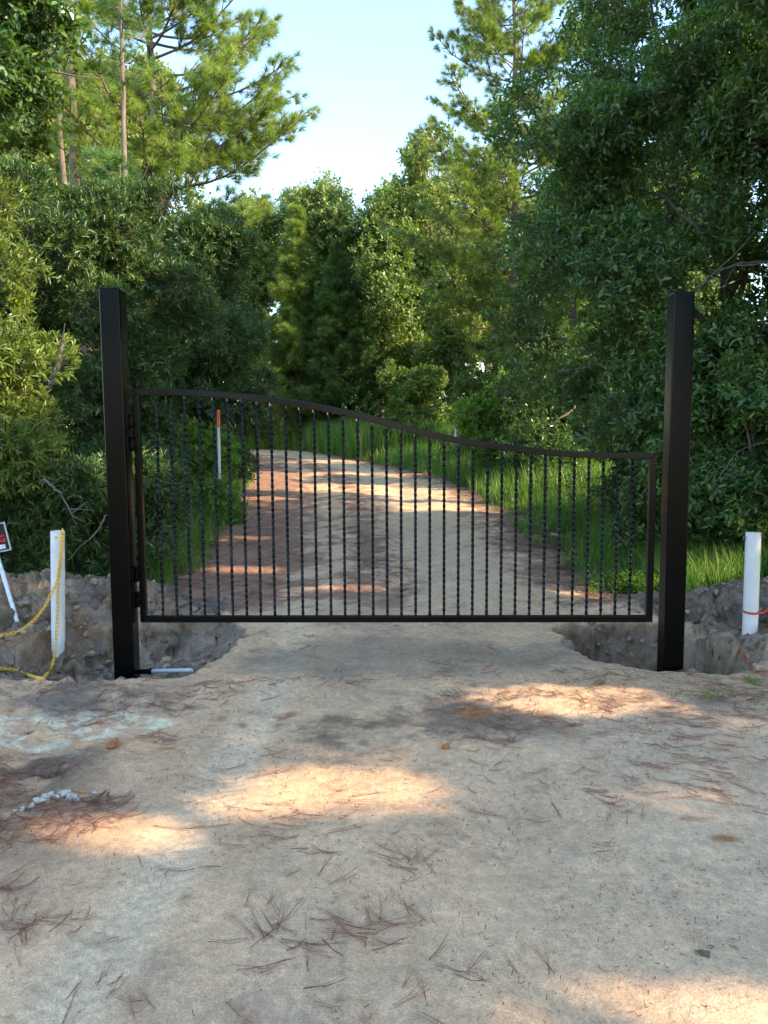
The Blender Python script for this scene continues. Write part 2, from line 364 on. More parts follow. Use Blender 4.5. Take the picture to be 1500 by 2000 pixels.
# ------------------------------------------------------------------ ground, road, heaps
def axis(parts):
    out = [parts[0][0]]
    for a, b, s0, s1 in parts:
        x = a
        while x < b-1e-6:
            f = (x-a)/(b-a); s = s0*(s1/s0)**f; x = min(b, x+s); out.append(x)
    return np.array(out)
gx = axis([(-900, -30, 300, 4), (-30, -5, .8, .10), (-5, -3.6, .1, .022), (-3.6, 3.6, .02, .02), (3.6, 5, .022, .1), (5, 30, .12, 4), (30, 900, 4, 300)])
gy = axis([(-900, -20, 300, 4), (-20, 1.0, 4, .1), (1.0, 2.0, .05, .014), (2.0, 5.2, .014, .014), (5.2, 7.4, .012, .012), (7.4, 12, .014, .07), (12, 30, .08, .3), (30, 60, .3, .6), (60, 900, 3, 250)])
X, Yg = np.meshgrid(gx, gy, indexing='xy')
Z = terrain(X, Yg)
_hl, _hr = heap_mask(X, Yg)
_rg = np.clip(sstep(-.10, .06, seg_sdf(X, Yg, PIT_L))+sstep(-.10, .06, seg_sdf(X, Yg, PIT_R))+sstep(.04, .15, _hl+_hr)+dug_zone(X, Yg), 0, 1)
def n3(f, sd): return vnoise(X*f, Yg*f, Z*f, sd)
X2 = X+_rg*(.040*n3(7, 601)+.020*n3(17, 602)+.009*n3(38, 603))
Y2 = Yg+_rg*(.045*n3(7, 611)+.022*n3(17, 612)+.010*n3(38, 613))
Z2 = Z+_rg*(.014*n3(13, 621)+.007*n3(34, 622))
def soil_colour(x, y):
    cl = .5*(road_left(y)+road_right(y)); hw = np.maximum(.5*(road_right(y)-road_left(y)), .5); xr = x-cl
    n1 = fbm(x, y, .9, 5, 101, .6); n2 = fbm(x, y, 3.2, 4, 111, .6); n3 = fbm(x, y, .35, 3, 121)
    n4 = fbm(x, y, 11, 4, 131, .65)
    sand = np.array([.72, .495, .325]); grey = np.array([.58, .415, .29]); white = np.array([.82, .72, .56])
    red = np.array([.27, .155, .11]); dug = np.array([.35, .275, .215]); dark = np.array([.10, .09, .085]); green = np.array([.10, .085, .05])
    c = sand[None, None]*np.ones(x.shape+(1,))
    def mix(c, col, f): f = np.clip(f, 0, 1)[..., None]; return c*(1-f)+np.asarray(col)*f
    c = mix(c, grey, sstep(-.1, .7, n1+.3*n2)*.75); c = mix(c, [.42, .305, .22], sstep(.15, .8, n2+.5*n4+.3*n1)*.45)
    c = mix(c, [.70, .53, .385], sstep(0, 1.6, x)*sstep(5, 4.4, y)*.75)
    c = mix(c, [.62, .40, .25], sstep(.4, -1.6, x)*sstep(5, 4, y)*sstep(2.2, 3.2, y)*.55)
    du = track_off(x, y); tb = np.exp(-(du/.15)**4)*sstep(9, 6, y); ph = np.sin((y+.35*np.abs(du))*2*math.pi/.060)*np.sin(du*2*math.pi/.075+.6)
    c = mix(c, [.84, .64, .45], tb*.6); c = c*(1+(tb*ph*.16*sstep(-.3, .4, fbm(x, y, 1.6, 2, 61)))[..., None])
    tl_ = (np.exp(-((x+.235)/.012)**2)+np.exp(-((x+.17)/.008)**2)+np.exp(-((x+.135)/.010)**2)*.7)*sstep(2.75, 2.1, y)*sstep(-.2, .3, n4+.3)
    c = mix(c, [.34, .28, .23], tl_*.6)
    c = mix(c, [.56, .42, .31], np.exp(-((x+.22)/.22)**2)*sstep(2.9, 2.0, y)*.5)
    # reddish litter beyond the gate: left strip, crown of the road, right verge
    far = sstep(6.9, 7.8, y)
    lit = np.exp(-((xr+hw*.95)/(.56*hw))**2)*1.5 + np.exp(-((xr+.10)/.30)**2)*.6 + np.exp(-((xr-hw*1.0)/(.55))**2)*1.0 + sstep(9.5, 7.2, y)*.2
    lit = lit*far+.0
    c = mix(c, red, sstep(.25, .75, lit+.45*n2+.25*n4*.6)*.85*far)
    c = mix(c, [.70, .54, .37], far*np.exp(-((xr-1.0)/.42)**2)*.7*sstep(-.5, .5, n2+.5)*.9)
    # dark grey-brown band just before and under the gate
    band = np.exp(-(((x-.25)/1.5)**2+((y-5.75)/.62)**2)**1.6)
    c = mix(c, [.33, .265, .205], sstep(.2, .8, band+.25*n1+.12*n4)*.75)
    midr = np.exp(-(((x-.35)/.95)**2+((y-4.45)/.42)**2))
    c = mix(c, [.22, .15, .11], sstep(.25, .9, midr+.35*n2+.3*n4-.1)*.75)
    # brown litter on left shoulder, white sand beside it
    ls = sstep(-1.25, -1.8, x+.25*n1)*sstep(2.9, 3.4, y+.15*n1)*sstep(4.25, 3.9, y+.25*n1)
    c = mix(c, [.25, .18, .135], ls*sstep(-.5, .3, n2+.4*n4))
    ls2 = sstep(-.9, -1.5, x+.3*n1)*sstep(2.3, 2.7, y+.2*n1)*sstep(3.6, 3.2, y)
    c = mix(c, [.44, .29, .19], ls2*.75)
    wh = sstep(-1.1, -1.6, x+.3*n2)*np.exp(-((y-4.25-.18*(x+2)-.12*n1)/.30)**2)
    c = mix(c, white, sstep(.25, .75, wh*(.85+1.3*n4+.8*n2))*.9)
    ls3 = sstep(-1.2, -1.8, x)*sstep(4.45, 4.7, y+.2*n1)*sstep(5.3, 5.1, y)
    c = mix(c, [.25, .20, .17], ls3*sstep(-.3, .5, n2+.3*n4)*.8)
    # pine litter upper right
    rs = sstep(1.1, 1.9, x+.3*n1)*sstep(4.3, 4.7, y+.2*n1)*sstep(5.5, 5.2, y)
    c = mix(c, [.27, .20, .165], rs*sstep(-.3, .6, n2+.5*n4)*.8)
    # orange clay stains
    for sx, sy, ax, ay, st in STAINS:
        f = np.exp(-(((x-sx)/ax)**2+((y-sy)/ay)**2)); c = mix(c, [.42, .20, .085], sstep(.25, .8, f+.3*n4+.1*n2)*st)
    # dug soil
    wx = x+.07*fbm(x, y, 3.5, 4, 21); wy = y+.035*fbm(x, y, 4.5, 4, 22)
    dl = seg_sdf(wx, wy, PIT_L); dr = seg_sdf(wx, wy, PIT_R)
    hl, hr = heap_mask(x, y)
    dg = np.clip(sstep(-.02, .05, dl)+sstep(-.02, .05, dr)+sstep(.04, .12, hl+hr)+dug_zone(x, y), 0, 1)
    dc = dug+(n2*.10+n4*.11)[..., None]*np.array([1.1, 1, .9])
    dc = mix(dc, [.33, .24, .17], sstep(.1, .6, n1)*.7*(sstep(.0, .1, dr)))
    dc = mix(dc, [.30, .19, .12], sstep(.2, .6, n1+n2*.5)*.5*(sstep(.0, .1, dl)))
    dc = mix(dc, [.13, .12, .125], sstep(.1, .5, -n1+.3*n4)*.6)
    c = c*(1-dg[..., None])+np.clip(dc, .03, 1)*dg[..., None]
    # off-road: leaf mould and soil under grass
    offd = np.maximum(road_left(y)-x, x-road_right(y))
    gm = sstep(-.15, .35, offd+.3*n2+.15*n4)*(1-sstep(.05, .15, hl+hr))*(1-sstep(-.02, .05, dl))*(1-sstep(-.02, .05, dr))
    c = mix(c, [.085, .070, .042], gm)
    rough = np.clip(dg+ls+ls3+.3*midr, 0, 1)
    c = c*np.array([1.08, .985, .85])
    return np.clip(c, .02, .85), rough
STAINS = []
for px, py, ax, ay, st in [(930, 1392, .16, .10, .9), (1410, 1640, .09, .035, .95), (1350, 1600, .10, .03, .5), (570, 1395, .06, .05, .6), (330, 1463, .07, .035, .9), (225, 1460, .05, .03, .6), (985, 1355, .06, .03, .6), (870, 1462, .04, .03, .5), (250, 1290, .2, .1, .4)]:
    g_ = on_ground(px, py); STAINS.append((g_[0], g_[1], ax, ay, st))
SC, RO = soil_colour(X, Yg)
V = np.stack([X2, Y2, Z2], -1).reshape(-1, 3)
ny, nx = X.shape
idx = np.arange(ny*nx).reshape(ny, nx)
Q = np.stack([idx[:-1, :-1], idx[:-1, 1:], idx[1:, 1:], idx[1:, :-1]], -1).reshape(-1, 4)
cx = .25*(X[:-1, :-1]+X[:-1, 1:]+X[1:, 1:]+X[1:, :-1]); cy = .25*(Yg[:-1, :-1]+Yg[:-1, 1:]+Yg[1:, 1:]+Yg[1:, :-1])
hl, hr = heap_mask(cx, cy)
wob = .12*fbm(cx, cy, 1.5, 3, 301)
isroad = (cx > road_left(cy)+wob) & (cx < road_right(cy)+wob) & (cy < 54)
pitm = (seg_sdf(cx, cy, PIT_L) > .02) | (seg_sdf(cx, cy, PIT_R) > .02)
reg = np.where(isroad, 1, 0); reg = np.where(pitm, 0, reg)
hsel = (hl+hr) > .075
reg = np.where(hsel & ~pitm & (cx < 0), 2, np.where(hsel & ~pitm & (cx >= 0), 3, reg)).ravel()
def region(name, k):
    q = Q[reg == k]; used, inv = np.unique(q, return_inverse=True)
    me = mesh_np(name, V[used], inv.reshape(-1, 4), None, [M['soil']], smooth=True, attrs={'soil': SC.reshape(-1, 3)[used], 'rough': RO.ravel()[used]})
    return link(name, me)
tag(region('ground', 0), kind='structure')
tag(region('dirt_road', 1), kind='structure')
tag(region('dirt_heap', 2), 'heap of dug grey brown soil behind the white pipe with the yellow chain', 'dirt heap', 'heaps of dug soil beside the post holes')
tag(region('dirt_heap', 3), 'heap of dug grey soil behind the white pipe with the red tape', 'dirt heap', 'heaps of dug soil beside the post holes')

# ------------------------------------------------------------------ gate
GY0, GY1 = 5.56, 5.47      # hinge side and latch side
def gate_pt(px, py):
    # intersect the ray with the gate's vertical plane
    d = fw*F_PX + rt*(px-750) - up*(py-1000)
    a = at(262, 1000, GY0); b = at(1279, 1000, GY1)
    n = np.cross(np.array([b[0]-a[0], b[1]-a[1], 0]), np.array([0, 0, 1.0])); o = np.array([0, 0, CAM_H])
    t = ((a-o)@n)/(d@n); return o+d*t
gA = gate_pt(280, 1213); gB = gate_pt(1270, 1216)
ax = unit(np.array([gB[0]-gA[0], gB[1]-gA[1], 0.0])); nrm = np.array([-ax[1], ax[0], 0])   # nrm points away from camera
org = np.array([gate_pt(261, 900)[0], gate_pt(261, 900)[1], 0.0])
def to_u(p): return (p-org)@ax
top_px = [(260,760),(300,759.5),(360,760),(400,762.5),(480,769),(520,773.5),(580,782),(640,792),(700,805),(760,820),(820,838),(900,855),(950,863),(1000,869),(1083,879),(1167,883),(1230,884),(1282,884)]
tp = np.array([(to_u(gate_pt(*p)), gate_pt(*p)[2]) for p in top_px])
uL, uR = to_u(gate_pt(270, 1000)) - .006, to_u(gate_pt(1278.5, 1000))
zB = .5*(gA[2]+gB[2])
T = .046; D = .046
def P3(u, z, v=0): return org+ax*u+nrm*v+np.array([0, 0, z])
uu = np.linspace(uL, uR, 70)
def smooth_top(u):
    from numpy import polyfit
    return np.interp(u, tp[:, 0], tp[:, 1])
zt = smooth_top(uu)
for _ in range(6): zt[1:-1] = .25*zt[:-2]+.5*zt[1:-1]+.25*zt[2:]
gate = empty('driveway_gate', P3((uL+uR)/2, zB))
tag(gate, 'black steel driveway gate with a curved top rail and twisted vertical bars', 'gate')
gate.rotation_euler = (0, 0, 0)
def rect_sweep(pts, half_in, half_out_v, name, inner=None):
    pass
# top rail: rectangular tube following the curve
mb = MB()
tg = np.gradient(zt, uu); L = np.sqrt(1+tg**2)
nu, nz = -tg/L, 1/L
ring = []
for k in range(len(uu)):
    o_ = (uu[k], zt[k]); i_ = (uu[k]-nu[k]*T, zt[k]-nz[k]*T)
    if k == 0: o_, i_ = (uL, zt[k]), (uL+T, zt[k]-T)
    if k == len(uu)-1: o_, i_ = (uR, zt[k]), (uR-T, zt[k]-T)
    ring.append([P3(*o_, -D/2), P3(*o_, D/2), P3(*i_, D/2), P3(*i_, -D/2)])
ring = np.array(ring); n = len(ring)
Qs = []
for k in range(n-1):
    for j in range(4):
        Qs.append((k*4+j, k*4+(j+1) % 4, (k+1)*4+(j+1) % 4, (k+1)*4+j))
Qs += [(3, 2, 1, 0), ((n-1)*4, (n-1)*4+1, (n-1)*4+2, (n-1)*4+3)]
mb.add(ring.reshape(-1, 3), Qs); mb.build('top_rail', M['blackrail'], gate, bevel=.004)
def prism(name, quad, v0=-D/2, v1=D/2, mat=None):
    mb = MB(); Vv = [P3(u, z, v0) for u, z in quad]+[P3(u, z, v1) for u, z in quad]
    mb.add(Vv, [(0, 1, 2, 3), (7, 6, 5, 4), (0, 4, 5, 1), (1, 5, 6, 2), (2, 6, 7, 3), (3, 7, 4, 0)])
    return mb.build(name, mat or M['blackrail'], gate, bevel=.004)
e = .0006
prism('bottom_rail', [(uL+e, zB), (uR-e, zB), (uR-T-e, zB+T), (uL+T+e, zB+T)])
prism('stile', [(uL, zB+e), (uL+T, zB+T+e), (uL+T, zt[0]-T-e), (uL, zt[0]-e)])
prism('stile', [(uR, zB+e), (uR, zt[-1]-e), (uR-T, zt[-1]-T-e), (uR-T, zB+T+e)])
# twisted bars
u_first, u_last = to_u(gate_pt(312, 1000)), to_u(gate_pt(1233.5, 1000))
for k in range(34):
    u = u_first+(u_last-u_first)*k/33.0
    zt_k = np.interp(u, uu, zt)-T*1.0; zb = zB+T
    nseg = int((zt_k-zb)/.0085); zz = np.linspace(zb-.004, zt_k+.006, nseg+1)
    lo, hi = zb+.02, zt_k-.02
    ang = (np.clip(zz, lo, hi)-lo)/.042*(math.pi/2)+k*.7
    h = .0079
    cs = np.array([(-1, -1), (1, -1), (1, 1), (-1, 1)])*h
    Vv = []
    for z_, a_ in zip(zz, ang):
        c_, s_ = math.cos(a_), math.sin(a_)
        for q in cs: Vv.append(P3(u+q[0]*c_-q[1]*s_, z_, q[0]*s_+q[1]*c_))
    i = np.arange(nseg)[:, None]*4; j = np.arange(4)[None]; jj = (j+1) % 4
    mb = MB(); mb.add(Vv, np.stack([i+j, i+jj, i+4+jj, i+4+j], -1).reshape(-1, 4))
    # weld bead at the foot
    mb.tube([P3(u, zb-.001), P3(u, zb+.005)], [.0125, .009], 8)
    mb.build('twisted_bar', M['bar'], gate)
# ------------------------------------------------------------------ posts
PW = .148
def post(px_l, px_top, py_top, Y, side, label):
    c0 = at(px_top, py_top, Y)
    cx_ = c0[0]; cyy = Y+PW/2; ztop = c0[2]
    g = empty('gate_post', (cx_, cyy, terrain(cx_, cyy)-.15)); tag(g, label, 'post', 'steel gate posts')
    mb = MB(); mb.box((cx_, cyy, (ztop-.7)/2), (PW/2, PW/2, (ztop+.7)/2))
    o = mb.build('post_shaft', M['black'], g); b = o.modifiers.new('bevel', 'BEVEL'); b.width = .014; b.segments = 4; b.limit_method = 'ANGLE'
    for pl in o.data.polygons: pl.use_smooth = True
    o.modifiers.new('wn', 'WEIGHTED_NORMAL')
    # raised weld seam down the front face
    mb = MB(); zz = np.linspace(-.6, ztop-.004, 160); ws = .0009+.0007*np.abs(vnoise(zz*31, zz*0, None, 3))
    mb.tube(np.stack([np.full(160, cx_+.006*side), np.full(160, Y+.0004), zz], -1), ws*1.2, 6)
    mb.build('weld_seam', M['black'], g, smooth=True)
    return g, cx_, cyy, ztop
lp, lx, ly, lz = post(193, 212.5, 561, 5.42, 1, 'tall square black steel post carrying the hinges of the gate')
rp_, rx, ry, rz = post(1318, 1338, 568.5, 5.47, -1, 'tall square black steel post at the free end of the gate')
# hinges: barrel, two leaves, bolts
def hinge(py, label=None):
    zc = at(262, py, 5.5)[2]; xr_ = lx+PW/2; up_ = P3(uL, 0)
    g = empty('hinge', (xr_+.02, ly, zc)); tag(g, label, 'hinge', 'hinges on the left gate post')
    gap = up_[0]-xr_; yb = P3(uL, 0)[1]
    mb = MB(); mb.box((xr_+.005, ly-.01, zc), (.005, .045, .060)); mb.build('hinge_plate', M['black'], g, bevel=.003)
    mb = MB(); mb.tube([(xr_+gap*.5, yb-.035, zc-.058), (xr_+gap*.5, yb-.035, zc+.058)], .014, 14); mb.build('hinge_barrel', M['black'], g)
    mb = MB(); mb.tube([(xr_+.009, yb-.03, zc+.018), (xr_+gap+.004, yb-.02, zc+.018)], .010, 10)
    mb.box((xr_+gap*.75, yb-.01, zc-.025), (gap*.27, .014, .018)); mb.build('hinge_arm', M['black'], g)
    for dz in (-.040, .035):
        mb = MB(); mb.tube([(xr_+.009, yb-.055, zc+dz), (xr_+.022, yb-.055, zc+dz)], .010, 6); mb.tube([(xr_+.02, yb-.055, zc+dz), (xr_+.03, yb-.055, zc+dz)], .0055, 8)
        mb.build('bolt', M['blackrail'], g)
for py, lb in [(822, 'topmost black hinge between left post and gate'), (866, 'second black hinge from the top between left post and gate'), (1122, 'third black hinge from the top, just below the middle of the gate'), (1172, 'lowest black hinge between left post and gate')]: hinge(py, lb)

# conduit at the foot of the left post
p0 = at(276, 1312, 5.56); p1 = at(376, 1309, 5.47)
c = empty('conduit_pipe', p0); tag(c, 'short pale grey conduit pipe lying in the hole beside the left gate post', 'pipe')
mb = MB(); q0 = at(296, 1311, 5.56); mb.tube([q0, .5*(q0+p1)+np.array([0, 0, .002]), p1], .0155, 16); mb.build('pipe', M['alu'], c, smooth=False)
mb = MB(); mb.tube([p0-np.array([.03, 0, 0]), p0, q0-np.array([.012, 0, 0]), q0], [.013, .019, .019, .021], 14); mb.tube([q0-np.array([.015,0,0]), q0+np.array([.003,0,0])], .024, 14); mb.build('fitting', M['black'], c)

# ------------------------------------------------------------------ white pipes
def hollow_pipe(pb, pt, r, name, parent, mat):
    mb = MB(); n = 32; th = np.arange(n)*2*math.pi/n
    prof = [(r, 0), (r, 1), (r-.006, 1), (r-.006, .6)]
    dirn = pt-pb; a = unit(np.cross(dirn, [0, 1.0, 0])); b = unit(np.cross(a, dirn)); Vv = []
    for rr, h in prof: Vv += [pb+dirn*h+rr*(math.cos(t)*a+math.sin(t)*b) for t in th]
    Qs = [(k*n+i, k*n+(i+1) % n, (k+1)*n+(i+1) % n, (k+1)*n+i) for k in range(3) for i in range(n)]
    mb.add(Vv, Qs); o = mb.build(name, mat, parent, smooth=True)
    b_ = o.modifiers.new('b', 'EDGE_SPLIT'); b_.split_angle = R(40); return o
pl_t = at(112.5, 1037, 6.5); pl_b = at(111.5, 1268, 6.5)
g = empty('pipe_bollard', pl_b); tag(g, 'upright white pipe in the soil hung with yellow chain', 'pipe')
hollow_pipe(pl_b-np.array([0, 0, .3]), pl_t, .057, 'pipe', g, M['pvc'])
mb = MB(); hp = at(109, 1049, 6.44); mb.tube([hp+np.array([0, .004, 0]), hp-np.array([0, .006, 0])], [.016, .011], 10, flat=.7); mb.build('bolt_hole', M['chain'], g)
pr_t = at(1471.5, 1040, 6.05); pr_b = at(1464, 1262, 6.0)
g = empty('pipe_bollard', pr_b); tag(g, 'upright white pipe in the soil with red tape around it', 'pipe')
hollow_pipe(pr_b-np.array([0, 0, .3]), pr_t, .0575, 'pipe', g, M['pvc'])
ec = at(1454.5, 1051, 6.05); mb = MB(); th = np.linspace(0, 2*math.pi, 19)
mb.tube(np.stack([ec[0]+.013*np.cos(th), np.full(19, ec[1]-.002), ec[2]+.013*np.sin(th)], -1), .0042, 8, cap=False); mb.tube([ec+np.array([.012, 0, 0]), ec+np.array([.05, 0, 0])], .0045, 8)
mb.box(ec+np.array([.0165, 0, -.004]), (.004, .008, .016)); mb.build('eye_bolt', M['steel'], g)

# yellow chain
def chain(name, pts, label, y_off=0):
    pts = np.array(pts); d = np.r_[0, np.cumsum(np.linalg.norm(np.diff(pts, axis=0), axis=1))]
    pitch = .0335; nL = int(d[-1]/pitch); mb = MB()
    sm = np.linspace(0, d[-1], 400); sp_ = np.stack([np.interp(sm, d, pts[:, k]) for k in range(3)], -1)
    for _ in range(25): sp_[1:-1] = .25*sp_[:-2]+.5*sp_[1:-1]+.25*sp_[2:]
    for k in range(nL):
        s0 = (k+.5)*pitch; c_ = np.array([np.interp(s0, sm, sp_[:, j]) for j in range(3)])
        t_ = unit(np.array([np.interp(s0+.01, sm, sp_[:, j])-np.interp(s0-.01, sm, sp_[:, j]) for j in range(3)]))
        a = unit(np.cross(t_, [0.2, 1.0, .1])); b = np.cross(t_, a); ang = (math.pi/2)*(k % 2)+.5+.25*math.sin(k*2.3)
        v = a*math.cos(ang)+b*math.sin(ang)
        th = np.linspace(0, 2*math.pi, 15)[:-1]; lx_, wx_ = .0235, .0105
        lp_ = [c_+t_*((lx_-wx_)*np.sign(math.cos(q))*min(1, abs(math.cos(q))*3)+wx_*math.cos(q))+v*wx_*math.sin(q) for q in th]; lp_.append(lp_[0])
        ring_ = np.array(lp_); mb.tube(ring_, .0034, 7, cap=False, ref=np.cross(t_, v))
    o = mb.build(name, M['chain'], None, smooth=True); return tag(o, label, 'chain', 'yellow plastic chains on the left pipe')
rr = .057+.006
def A(px, py, Y): return at(px, py, Y)
ch1 = [A(122, 1034, 6.46), A(121, 1060, 6.435), A(119, 1090, 6.43), A(115.5, 1118, 6.425), A(110, 1140, 6.42), A(101, 1158, 6.40), A(88, 1184, 6.34), A(70, 1208, 6.26), A(50, 1225, 6.18), A(30, 1236, 6.1), A(0, 1241, 6.0), A(-60, 1240, 5.8), A(-120, 1215, 5.6)]
ch2 = [A(124, 1040, 6.46), A(120, 1070, 6.43), A(117, 1100, 6.42), A(113, 1135, 6.41), A(113, 1170, 6.4), A(112, 1210, 6.4), A(109, 1250, 6.36), A(106, 1283, 6.25), A(102, 1303, 6.1)]
ch2 += [on_ground(96, 1316)+np.array([0, 0, .012]), on_ground(84, 1331)+np.array([0, 0, .012]), on_ground(72, 1330)+np.array([0, 0, .012]), on_ground(55, 1322)+np.array([0, 0, .014]), on_ground(36, 1313)+np.array([0, 0, .016]), on_ground(15, 1312)+np.array([0, 0, .014]), on_ground(-30, 1308)+np.array([0, 0, .014]), on_ground(-80, 1312)+np.array([0, 0, .014])]
chain('plastic_chain', ch1, 'yellow chain swooping in the air from the left pipe out to the left')
chain('plastic_chain', ch2, 'yellow chain hanging straight down the left pipe and lying on the soil')

# red tape
def ribbon(mb, pts, w_, up_=(0, 0, 1)):
    pts = np.array(pts); n = len(pts); t_ = unit(np.gradient(pts, axis=0)); s_ = unit(np.cross(t_, np.array([.3, -1.0, .5]))); nn = np.cross(t_, s_)
    sm = np.linspace(0, n-1, 40); pts2 = np.stack([np.interp(sm, np.arange(n), pts[:, k]) for k in range(3)], -1); s2 = np.stack([np.interp(sm, np.arange(n), s_[:, k]) for k in range(3)], -1); n2 = np.stack([np.interp(sm, np.arange(n), nn[:, k]) for k in range(3)], -1)
    for _ in range(4): pts2[1:-1] = .25*pts2[:-2]+.5*pts2[1:-1]+.25*pts2[2:]
    Vv = np.concatenate([pts2-s2*w_/2-n2*.001, pts2+s2*w_/2-n2*.001, pts2+s2*w_/2+n2*.001, pts2-s2*w_/2+n2*.001], 1).reshape(-1, 3)
    Qs = [(k*4+j, k*4+(j+1) % 4, (k+1)*4+(j+1) % 4, (k+1)*4+j) for k in range(39) for j in range(4)]
    mb.add(Vv, Qs+[(0, 3, 2, 1), (156, 157, 158, 159)])
mb = MB(); pc = at(1467, 1194, 6.02); th = np.linspace(0, 2*math.pi, 25)
loop = np.stack([pc[0]+.0605*np.cos(th), pc[1]+.0605*np.sin(th), pc[2]+.006*np.sin(th*1.0)+.0*th], -1)
Vv = np.concatenate([loop+[0, 0, .009], loop-[0, 0, .009], (loop-pc)*[.97, .97, 1]+pc-[0, 0, .009], (loop-pc)*[.97, .97, 1]+pc+[0, 0, .009]], 1).reshape(-1, 3)
mb.add(Vv, [(k*4+j, k*4+(j+1) % 4, (k+1)*4+(j+1) % 4, (k+1)*4+j) for k in range(24) for j in range(4)])
ribbon(mb, [at(1481, 1196, 5.97), at(1490, 1197, 5.95), at(1500, 1190, 5.93), at(1515, 1180, 5.9)], .018)
tag(mb.build('marking_tape', M['tape']), 'red tape tied round the right white pipe', 'tape', 'red marking tape by the right pipe')
mb = MB()
def gp(px, py, dz=.012): return on_ground(px, py)+np.array([0, 0, dz])
ribbon(mb, [gp(1437, 1258), gp(1441, 1264), gp(1448, 1270)], .012)
ribbon(mb, [gp(1440, 1278), gp(1449, 1281), gp(1456, 1292), gp(1466, 1303), gp(1476, 1312), gp(1484, 1319), gp(1493, 1321)], .018)
ribbon(mb, [gp(1452, 1288), gp(1457, 1301), gp(1463, 1311), gp(1470, 1316)], .012)
tag(mb.build('marking_tape', M['tape']), 'frayed red tape lying on the lip of the right hand hole', 'tape', 'red marking tape by the right pipe')

# ------------------------------------------------------------------ sign on stake (cut by the left picture edge)
sg = empty('yard_sign', at(-60, 1225, 6.9)); tag(sg, 'leaning black sign in a grey frame with red letters on a white stake', 'sign')
br = at(23, 1074, 6.9); tr = at(9, 1019, 6.9)
uy = unit(tr-br); ux = unit(np.cross(uy, [0, 1.0, 0])); ux = ux if ux[0] > 0 else -ux; nn = np.array([0, 1.0, 0])
Hs = np.linalg.norm(tr-br)*1.0; Ws = .36
rot = np.stack([ux, nn, uy], 1)
cs_ = br-ux*Ws/2+uy*Hs/2
def sbox(cu, cv, hu, hv, y0, mat, name, hy=.002, bev=0):
    mb = MB(); mb.box(cs_+ux*cu+uy*cv+nn*y0, (hu, hy, hv), rot); return mb.build(name, mat, sg, bevel=bev)
sbox(0, 0, Ws/2-.008, Hs/2-.008, 0, M['signblack'], 'sign_panel', .003)
mb = MB(); fwid = .011
mb.box(cs_+uy*(Hs/2-fwid/2)-nn*.003, (Ws/2, .007, fwid/2), rot); mb.box(cs_-uy*(Hs/2-fwid/2)-nn*.003, (Ws/2, .007, fwid/2), rot)
mb.box(cs_+ux*(Ws/2-fwid/2)-nn*.003, (fwid/2, .0068, Hs/2-fwid), rot); mb.box(cs_-ux*(Ws/2-fwid/2)-nn*.003, (fwid/2, .0068, Hs/2-fwid), rot)
mb.build('sign_frame', M['alu'], sg)
sbox(-.012, -Hs/2+.045, Ws/2-.032, .020, -.0045, M['whitep'], 'white_stripe', .0012)
fc = bpy.data.curves.new('lettering', 'FONT'); fc.body = 'NG'; fc.size = .085; fc.extrude = .0008; fc.align_x = 'RIGHT'; fc.offset = .0025
fo = bpy.data.objects.new('lettering_tmp', fc); COL.objects.link(fo)
dg_ = bpy.context.evaluated_depsgraph_get(); me = bpy.data.meshes.new_from_object(fo.evaluated_get(dg_)); bpy.data.objects.remove(fo)
tm = Matrix(((ux[0], uy[0], -nn[0]), (ux[1], uy[1], -nn[1]), (ux[2], uy[2], -nn[2]))).to_4x4(); tm.translation = Vector(cs_+ux*(Ws/2-.026)-uy*(Hs/2-.088)-nn*.0058)
me.transform(tm); me.materials.clear(); me.materials.append(M['signred']); link('lettering', me, sg)
s0 = at(-13, 1060, 6.93); s1 = at(38, 1228, 6.6)
dd = unit(s1-s0); sx = unit(np.cross(dd, [0, 1.0, 0])); sy = np.cross(dd, sx)
mb = MB(); mb.box(.5*(s0+s1+dd*.15), (.017, .008, np.linalg.norm(s1-s0)/2+.08), np.stack([sx, sy, dd], 1)); mb.build('stake', M['whitep'], sg, bevel=.002)

# ------------------------------------------------------------------ markers beyond the gate
MY = 14.0; b0 = at(431, 945, MY); g = empty('marker_post', (b0[0], b0[1], terrain(b0[0], b0[1]))); tag(g, 'thin white marker post with an orange top on the left of the road', 'marker post')
zt0 = at(430, 800, MY)[2]; zo = at(430, 835, MY)[2]
mb = MB(); mb.tube([(b0[0]-.02, MY, terrain(b0[0], MY)-.2), (b0[0]-.01, MY, zo)], .024, 12); mb.build('pole', M['whitep'], g)
mb = MB(); mb.tube([(b0[0]-.01, MY, zo), (b0[0]-.005, MY, zt0-.03), (b0[0]-.005, MY, zt0)], [.028, .028, .015], 12); mb.build('orange_top', M['orange'], g)
b1 = at(889, 834, 27.0); g = empty('marker_post', (b1[0], b1[1], terrain(b1[0], b1[1]))); tag(g, 'flat blue marker post with white writing in the tall grass', 'marker post')
mb = MB(); zz0 = terrain(b1[0], 27)-.2; mb.box((b1[0], 27, (zz0+b1[2])/2), (.045, .008, (b1[2]-zz0)/2)); mb.build('blade', M['blue'], g, bevel=.004)
for k in range(7):
    mb = MB(); mb.box((b1[0], 26.990, b1[2]-.05-k*.045), (.020-.008*(k % 2), .002, .012)); mb.build('printed_band', M['whitep'], g)

